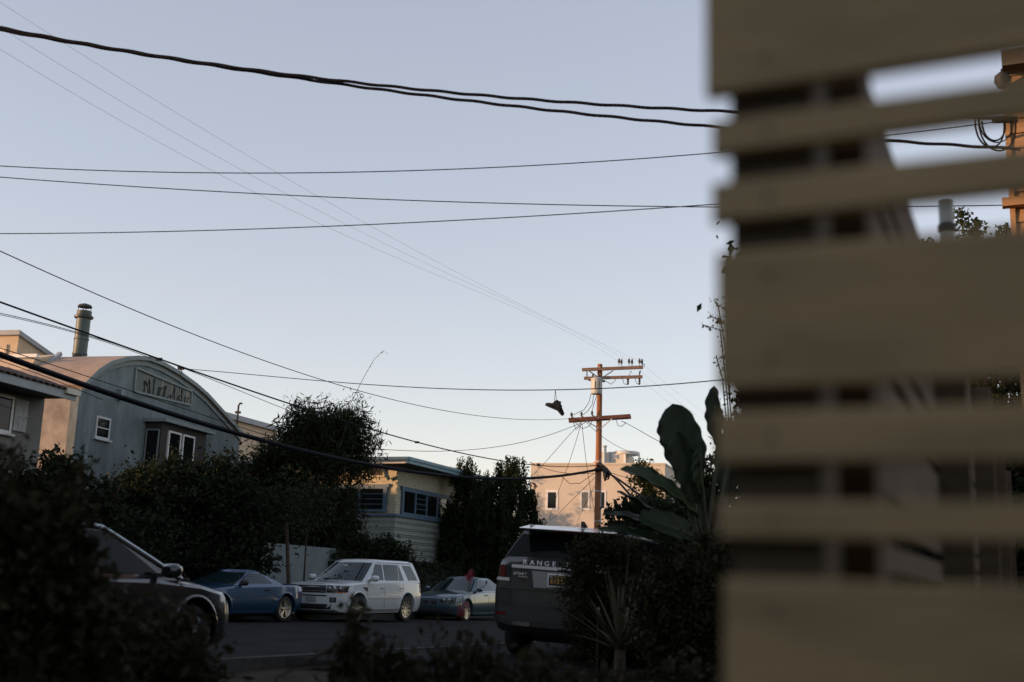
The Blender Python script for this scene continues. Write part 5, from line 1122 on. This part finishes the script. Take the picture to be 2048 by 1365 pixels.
# ================================================================== OVERHEAD WIRES
def wire(label, pts, YA, YB, r, m=None, wav=0.0, name='overhead_wire', n=56, group=None):
    """pts: photo pixels along the wire; the wire lies in the vertical plane joining its two end points at depths YA and YB"""
    a = P(*pts[0], YA); c = P(*pts[-1], YB); d = (c-a)[:2]; nrm = np.array([-d[1], d[0]]); q = []
    for x_, y_ in pts:
        rd = ray(x_, y_); t = (nrm @ a[:2]) / (nrm @ rd[:2]); q.append(EYE + rd*t)
    q = np.array(q); u = np.concatenate([[0], np.cumsum(np.linalg.norm(np.diff(q[:, :2], axis=0), axis=1))])
    k = min(len(pts)-1, 3); deg = np.polyfit(u, q[:, 2], k) if len(pts) > 2 else None
    uu = np.linspace(0, u[-1], n); xy = a[:2] + (c-a)[:2]*(uu/u[-1])[:, None]
    z = np.polyval(deg, uu) if deg is not None else np.interp(uu, u, q[:, 2])
    P3 = np.column_stack([xy, z])
    if wav:
        ph = uu*2*math.pi/.62; nz = np.column_stack([np.zeros(n)*1.0, np.cos(ph)*wav*.5, np.sin(ph)*wav]); P3 = P3 + nz
    o = MB().tube(P3 - P3[0], r, 6).build(name, m or M_wire, None, smooth=60, loc=tuple(P3[0])); props(o, label, 'wire', group); return P3
wire('upper twisted black service cable sweeping down to the shingled house', [(-420,-40),(0,51),(250,100),(620,160),(1000,197),(1430,218),(1800,232),(2034,240)], 15.0, 13.8, .021, wav=.006, n=420)
wire('lower twisted black service cable crossing the upper one', [(-420,-20),(0,58),(350,122),(620,163),(800,182),(1100,220),(1430,256),(1790,281),(2040,299)], 15.2, 13.8, .021, wav=.006, n=420)
wire('topmost thin wire sagging between the twisted cables and lower pair', [(-300,312),(0,328),(350,345),(600,349),(900,341),(1430,304),(1900,255),(2150,225)], 17, 15, .0075)
wire('thin wire dropping gently to the right below the topmost wire', [(-300,330),(0,353),(600,393),(1000,408),(1430,413),(2150,408)], 17.5, 15.5, .0075)
wire('thin wire rising to the right to meet the gently dropping one', [(-300,466),(0,466),(400,463),(1000,437),(1430,408),(2150,350)], 18, 15, .0075)
for (x_, y_, tx, ty, mid, lb) in ((2, 0, 1279, 723, (650, 405), 'faint outermost bare line running to the highest pole insulator'), (10, 55, 1258, 723, (600, 406), 'faint middle bare line running to the pole top'), (0, 92, 1238, 724, (533, 400), 'faint lowest bare line running to the pole top')):
    wire(lb, [(x_-330, y_-205), (x_, y_), mid, (900, 536 + (tx < 1270)*12 + (tx < 1250)*12), (tx, ty)], 17.5, PY-.2, .0032, M_bare)
    wire(lb.replace('running to', 'leaving'), [(tx+4, ty+4), (tx+70, ty+58), (tx+160, ty+125)], PY, 66, .003, M_bare, n=16)
wire('single wire falling across the barrel roof sky to the lower crossarm', [(-160,430),(0,500),(300,633),(600,745),(740,790),(900,825),(1020,836),(1141,838)], 20.5, PY-.24, .011)
t1_ = wire('clamped telephone strand running from barrel roof to pole', [(-160,548),(0,605),(170,662),(320,718),(362,736),(560,803),(850,888),(1060,930),(1196,931)], 20.5, PY-.2, .02)
wire('thin wire under the clamped strand over the flue', [(-160,600),(0,627),(150,662),(300,712),(362,738),(540,805),(640,845)], 20.3, 36, .008)
wire('second thin wire sagging under the clamped strand by the flue', [(-160,602),(0,630),(170,672),(300,716)], 20.4, 28, .007)
wire('thick black telephone cable sagging past the bungalow to the pole', [(-160,640),(0,712),(150,775),(400,845),(560,885),(800,938),(920,957),(1060,957),(1196,939)], 20.5, PY-.2, .062)
wire('thin wire just above the thick black cable at the eave', [(-160,646),(0,696),(200,762),(430,838),(560,880)], 20.6, 33, .009)
wire('thin wire just below the thick black cable at the eave', [(-160,680),(0,722),(120,765),(205,800)], 20.3, 26, .008)
sw_ = wire('thin wire carrying the hanging shoes across the street', [(364,738),(600,758),(820,774),(1000,781),(1112,783),(1200,778),(1425,757),(1700,728)], 30, 17, .0095)
# loops and clips on the strand
for x_, y_, lb in ((362, 737, 'black wire clamp and loop on the strand above the barrel roof'), (318, 719, 'small black clip on the strand left of the clamp'), (834, 885, 'small black clip on the strand right of the bamboo'), (1077, 929, 'small loop clip on the strand before the peach house')):
    Y_ = float(np.interp(x_, [0, 362, 834, 1077, 1196], [22.4, 29.0, 40.5, 49.5, 54])); q = P(x_, y_, Y_)
    b = MB().box((0,0,0), (.16, .07, .07)); 
    if x_ in (362, 1077): b.tube([(.0,0,-.02),(-.04,0,-.1),(0,0,-.17),(.04,0,-.1),(0,0,-.02)], .012, 6)
    o = b.build('wire_clamp', M_black, None, loc=tuple(q)); props(o, lb, 'clamp')
# service drops fanning out from the lower crossarm
for k, (pts, YB, lb) in enumerate((
    ([(1163,846),(1120,862),(1050,884),(960,899),(850,902),(735,897)], 42, 'service drop from the pole drooping to the bungalow roof'),
    ([(1163,846),(1130,880),(1095,920),(1062,953)], 60, 'service drop slanting from the pole to the pepper tree'),
    ([(1162,848),(1145,905),(1120,975),(1098,1040)], 64, 'steep service drop crossing the dark peach house window'),
    ([(1164,848),(1172,920),(1182,985),(1192,1045)], 58, 'steepest service drop beside the pole shaft'),
    ([(1196,950),(1160,985),(1120,1024),(1100,1042)], 66, 'thin drop from the splice to the peach wall'),
    ([(1197,960),(1175,1000),(1154,1045)], 64, 'thin drop from the pole to the peach house foot'),
    ([(1170,842),(1200,870),(1235,893),(1262,905)], 70, 'service drop from the pole to the roof room'),
    ([(1243,843),(1280,862),(1310,879),(1345,895)], 40, 'double drop leaving the right crossarm end'),
    ([(1216,945),(1235,962),(1255,985),(1275,1010)], 46, 'thick guy cable slanting from the splice into the paddle leaves'),
    ([(1218,948),(1245,965),(1272,985),(1310,1010)], 45, 'cable beside the thick guy slanting into paddle leaves'),
    ([(1204,938),(1240,952),(1300,955)], 58, 'thin wire from the splice to the sunlit tree'),
    ([(1060,925),(1120,945),(1170,948),(1196,946)], PY-.2, 'thin strand meeting the thick cable at the pole'))):
    wire(lb, pts, 50 if pts[0][0] == 1060 else PY-.3, YB, .045 if 'thick guy' in lb else .012, n=24)
# ---------------- pair of shoes hanging on the wire
i_ = int(np.argmin([abs((q[0]/q[1]) - P(1113, 783, 25)[0]/25) for q in sw_])); wq = sw_[i_]; SY = float(wq[1])
sc_ = SY/2275.0
shoes = empty('hanging_shoes', tuple(wq), 0, 'pair of black sneakers hanging by their laces from wire', 'shoes')
M_shoe = mat('black_canvas', (.012, .011, .012), .8, noise=.3, scale=20)
def sneaker(ox, oy, oz, ang, yaw):
    sec = [(-.14,.030,.000,.085),(-.12,.038,-.005,.10),(-.06,.036,0,.105),(-.01,.036,0,.095),(.04,.040,0,.07),(.09,.044,0,.055),(.13,.036,.0,.042),(.15,.015,.006,.028)]
    K = []; Mr = np.array(Matrix.Rotation(yaw, 3, 'Z') @ Matrix.Rotation(ang, 3, 'Y'))
    sec = [(a_*1.05, w_*1.15, b_*1.15, c2_*1.15) for a_, w_, b_, c2_ in sec]
    for x_, w, z0, z1 in sec: K.append([Mr @ np.array((x_, w*math.cos(t), (z0+z1)/2 + (z1-z0)/2*math.sin(t))) + np.array((ox, oy, oz)) for t in np.linspace(0, 2*math.pi, 13)[:-1]])
    b = MB(); n = 12; b.v = [tuple(q) for r_ in K for q in r_]; b.f = [(i*n+k, i*n+(k+1)%n, (i+1)*n+(k+1)%n, (i+1)*n+k) for i in range(len(K)-1) for k in range(n)] + [tuple(range(n-1,-1,-1)), tuple((len(K)-1)*n+k for k in range(n))]
    so_ = b.build('sneaker', M_shoe, shoes, smooth=50)
    s2 = MB(); s2.v = [tuple(Mr @ np.array((x_, w_*1.08*sg, zz)) + np.array((ox, oy, oz))) for x_, w_, _, _ in sec for sg, zz in ((-1, -.012), (1, -.012), (1, .012), (-1, .012))]
    s2.f = [(i*4+k, i*4+(k+1)%4, (i+1)*4+(k+1)%4, (i+1)*4+k) for i in range(len(sec)-1) for k in range(4)] + [(3,2,1,0), tuple((len(sec)-1)*4+k for k in range(4))]
    s2.build('sole', M_black, so_)
    tg = MB(); tg.add([tuple(Mr @ np.array(q) + np.array((ox, oy, oz))) for q in ((-.13,-.03,.09),(-.13,.03,.09),(-.06,.03,.14),(-.06,-.03,.14),(-.13,-.03,.075),(-.13,.03,.075),(-.04,.03,.10),(-.04,-.03,.10))], [(0,1,2,3),(7,6,5,4),(0,4,5,1),(1,5,6,2),(2,6,7,3),(3,7,4,0)]); tg.build('tongue', M_shoe, so_)
zs_ = (819-783)*sc_
sneaker(-.04, 0, -zs_-.01, R(-22), R(180)); sneaker(.05, .06, -zs_-.02, R(48), R(12))
for x_ in (-.025, .03): MB().tube([(0, 0, 0), (x_*.6, .01, -zs_*.5), (x_, .02, -zs_+.05)], .005, 5).build('lace', M_shoe, shoes)

# ================================================================== SLATTED FENCE IN FRONT
M_fence = mat('painted_fence_board', (.44, .31, .15), .75, noise=.35, scale=2.2, bump=.15, bscale=40, stretch=(1, 1, 6))
M_fence2 = mat('raw_fence_board', (.085, .058, .032), .85, noise=.3, scale=4, stretch=(1, 1, 6))
FC = P(1440, 700, 1.14); FAZ = 114.8
FX = Frame(FAZ, 0); FX.N = float(FC @ FX.n); fs0 = float(FC @ FX.D)
fence = empty('slatted_fence', (FC[0], FC[1], 0), FX.rot, 'close olive grey slatted fence of wide and narrow boards', 'fence')
def fz(y_, px=1600): return FX.at(px, y_)[1]
boards = [(fz(163)+.0, fz(163)+.14), (fz(287), fz(218)), (fz(428), fz(345)), (fz(772), fz(490)), (fz(926), fz(820)), (fz(1079), fz(1003)), (fz(1160)-.14, fz(1160))]
zl = fz(1160)-.14
for hb in (.045, .045, .14, .045, .045, .14, .045): boards.append((zl-.03-hb, zl-.03)); zl = zl-.03-hb
zu = boards[0][1]
for hb in (.045, .045): boards.append((zu+.03, zu+.03+hb)); zu = zu+.03+hb
ends = {0: 1411, 1: 1424, 2: 1424, 3: 1434, 4: 1433, 5: 1438, 6: 1448}
for k, (z0, z1) in enumerate(boards):
    xe = FX.at(ends[k], {0: 100, 1: 260, 2: 410, 3: 650, 4: 880, 5: 1040, 6: 1260}[k])[0] - fs0 if k in ends else random.uniform(-.004, .004)
    b = MB(); e = .003                       # eased long edges
    b.prism([(xe, z0+e), (1.5, z0+e), (1.5, z1-e), (xe, z1-e)], 0, .019); b.prism([(xe+e, z0), (1.5, z0), (1.5, z1), (xe+e, z1)], e, .016)
    bo_ = MB().add([(xe, 0, z0+e), (1.5, 0, z0+e), (1.5, 0, z1-e), (xe, 0, z1-e), (xe, .019, z0+e), (1.5, .019, z0+e), (1.5, .019, z1-e), (xe, .019, z1-e), (xe, e, z0), (1.5, e, z0), (1.5, e, z1), (xe, e, z1), (xe, .016, z0), (1.5, .016, z0), (1.5, .016, z1), (xe, .016, z1)],
        [(0,1,2,3), (7,6,5,4), (0,8,9,1), (3,2,10,11), (8,12,13,9), (11,10,14,15), (12,4,5,13), (15,14,6,7), (0,3,11,15,7,4,12,8), (1,9,13,5,6,14,10,2)]).build('board', M_fence, fence)
    for zz in ((z0+z1)/2,) if z1-z0 < .1 else (z0+.03, z1-.03):
        MB().lathe([(.0045, -.0006), (.0045, .002)], 10, 'y', (.052, 0, zz)).build('screw', mat('screw_head', (.09, .08, .06), .6), bo_)
MB().bb(.008, .097, .0195, .108, -.05, 2.2).build('post', M_fence2, fence)
# wing running away along the street from the corner post
wing = empty('side_fence', (FC[0], FC[1], 0), FX.rot, 'brown slatted side fence running away behind the close fence', 'fence')
wt = Frame(24.8, 0); p_on = FX.D*(fs0+.06) + FX.n*FX.N; wt.N = float(p_on @ wt.n)
zt2 = wt.at(1770, 230)[1]
zz = zt2 + .0; k = 0; WLn = 8.2
pat_ = [.14, .045, .045]
while zz > .1:
    h = pat_[k % 3]; MB().bb(.03, .049, .11, WLn, zz-h, zz).build('board', M_fence2, wing); zz -= h + .024; k += 1
for y_ in (.16, 2.2, 4.3, 6.4, WLn-.1): MB().bb(.0495, .13, y_, y_+.085, -.05, zt2-.01).build('post', M_fence2, wing)
# white metal post with band beyond the fence
q = P(1893, 440, 5.2); mpst = empty('white_pipe_post', (q[0], q[1], 0), 0, 'pale vertical pipe post with dark band beyond the fence', 'post')
MB().tube([(0,0,-.05), (0,0,P(1893, 405, 5.2)[2])], .034, 12).build('pipe', mat('pale_pipe', (.30, .30, .27), .5), mpst, smooth=50)
zc = P(1893, 456, 5.2)[2]; MB().lathe([(.036, zc-.02), (.042, zc-.012), (.042, zc+.012), (.036, zc+.02)], 14).build('band', M_black, mpst, smooth=40)

# ================================================================== SHINGLED HOUSE AT THE RIGHT EDGE
M_plank = mat('cedar_board', (.32, .19, .09), .8, noise=.3, scale=4, bump=.3, bscale=20, stretch=(.6, .6, 6))
M_eave = mat('dark_eave', (.06, .055, .04), .8, noise=.3, scale=5)
M_slate = mat('slate_siding', (.07, .08, .085), .7, noise=.2, scale=4)
HY = 14.2; hc = P(2024, 400, HY)
rh = empty('cedar_house', (hc[0], hc[1], 0), R(90-114.8), 'cedar boarded house with dark eave glimpsed through the fence gaps', 'house')
ez = P(2006, 150, HY)[2]; HW = 7.0
MB().bb(.03, HW, .03, 6.0, -.3, ez).build('wall', mat('cedar_core', (.12, .08, .05), .9), rh)
zz = 2.6; rnd = random.Random(8)
while zz < ez - .02:
    h = .205; MB().add([(.0, .0, zz), (HW, .0, zz), (HW, .022, zz+h-.012), (.0, .022, zz+h-.012), (0, .031, zz), (HW, .031, zz), (HW, .031, zz+h-.012), (0, .031, zz+h-.012)], [(0,1,2,3), (7,6,5,4), (0,4,5,1), (3,2,6,7), (0,3,7,4), (1,5,6,2)]).build('siding_board', M_plank, rh); zz += h
zz = -.1
while zz < 2.55:
    MB().bb(.0, HW, .0, .031, zz, zz+.17).build('siding_board', M_slate, rh); zz += .2
MB().bb(-.035, .03, -.03, .03, -.3, ez).build('corner_board', M_plank, rh)
MB().bb(-.02, HW, -.30, 6.0, ez, ez+.22).build('eave', M_eave, rh)
lz = P(2008, 172, HY)[2]; MB().lathe([(.02, .12), (.09, .06), (.1, -.02), (.06, -.1), (.0, -.12)], 14, 'z', (-.03, -.2, lz)).build('eave_lamp', M_black, rh, smooth=40)
MB().bb(-.04, -.02, -.21, -.19, lz+.08, ez).build('lamp_stem', M_black, rh)
zb2 = P(2030, 410, HY)[2]; MB().bb(-.12, HW, -.14, -.001, zb2-.05, zb2+.06).build('ledger_board', M_plank, rh); MB().beam((.05, -.05, zb2-.55), (.5, -.05, zb2-.06), .07, .07).build('knee_brace', M_plank, rh)
MB().tube([(-.42, -.1, -.2), (-.42, -.1, 2.4)], .03, 8).build('downpipe', mat('pale_pipe', (.3, .3, .27), .5), rh)
# coiled cable loops hanging at the corner
lpq = P(1995, 258, HY-.35); loop = empty('cable_loops', tuple(lpq), 0, 'slack black cable loops hanging beside the cedar house corner', 'cable')
for k, (wd, dp, ph) in enumerate(((.24, .42, 0), (.21, .30, .02), (.19, .36, -.03), (.15, .26, .03))):
    pts = [((-.24 if k < 3 else -.2) + wd*(1-math.cos(t)) + ph, .02*k, .12 - dp*math.sin(t)**.8 if 0 < t < math.pi else .12) for t in np.linspace(0, math.pi, 18)]
    MB().tube(pts, .012 if k != 1 else .008, 6).build('loop', M_wire, loop, smooth=60)
MB().tube([(-.05, 0, .1), (.3, .1, .16)], .03, 8).build('splice', M_black, loop)
# trees beyond, seen through the gap
for k, (px, py, w_, lb) in enumerate(((1843, 442, .12, 'sunlit leafy shoots of a tree behind the fence'), (1928, 418, .22, 'tallest sunlit treetop beside the pale pipe post'), (1962, 462, .3, 'low sunlit treetop between pipe post and cedar house'), (2003, 440, .16, 'narrow sunlit treetop next to the cedar house corner'))):
    Y_ = 22 + k*.4; q = P(px, py, Y_); z0 = zg(q[0], q[1]); H = q[2] - z0
    tree('garden_tree', lb, 'tree', (q[0], q[1], z0), [((0,0,H-.35),(w_*.7,w_*.7,.40)), ((w_*.8,0,H-.65),(w_,w_,.5)), ((-w_*.6,0,H-.75),(w_,w_,.5)), ((0,0,H-2.2),(.9,.8,1.5)), ((0,0,H*.45),(1.2,1.0,H*.3))], 170, 45, .08, .11, L_mid, 1.9, 0, .1, .3, 120+k)
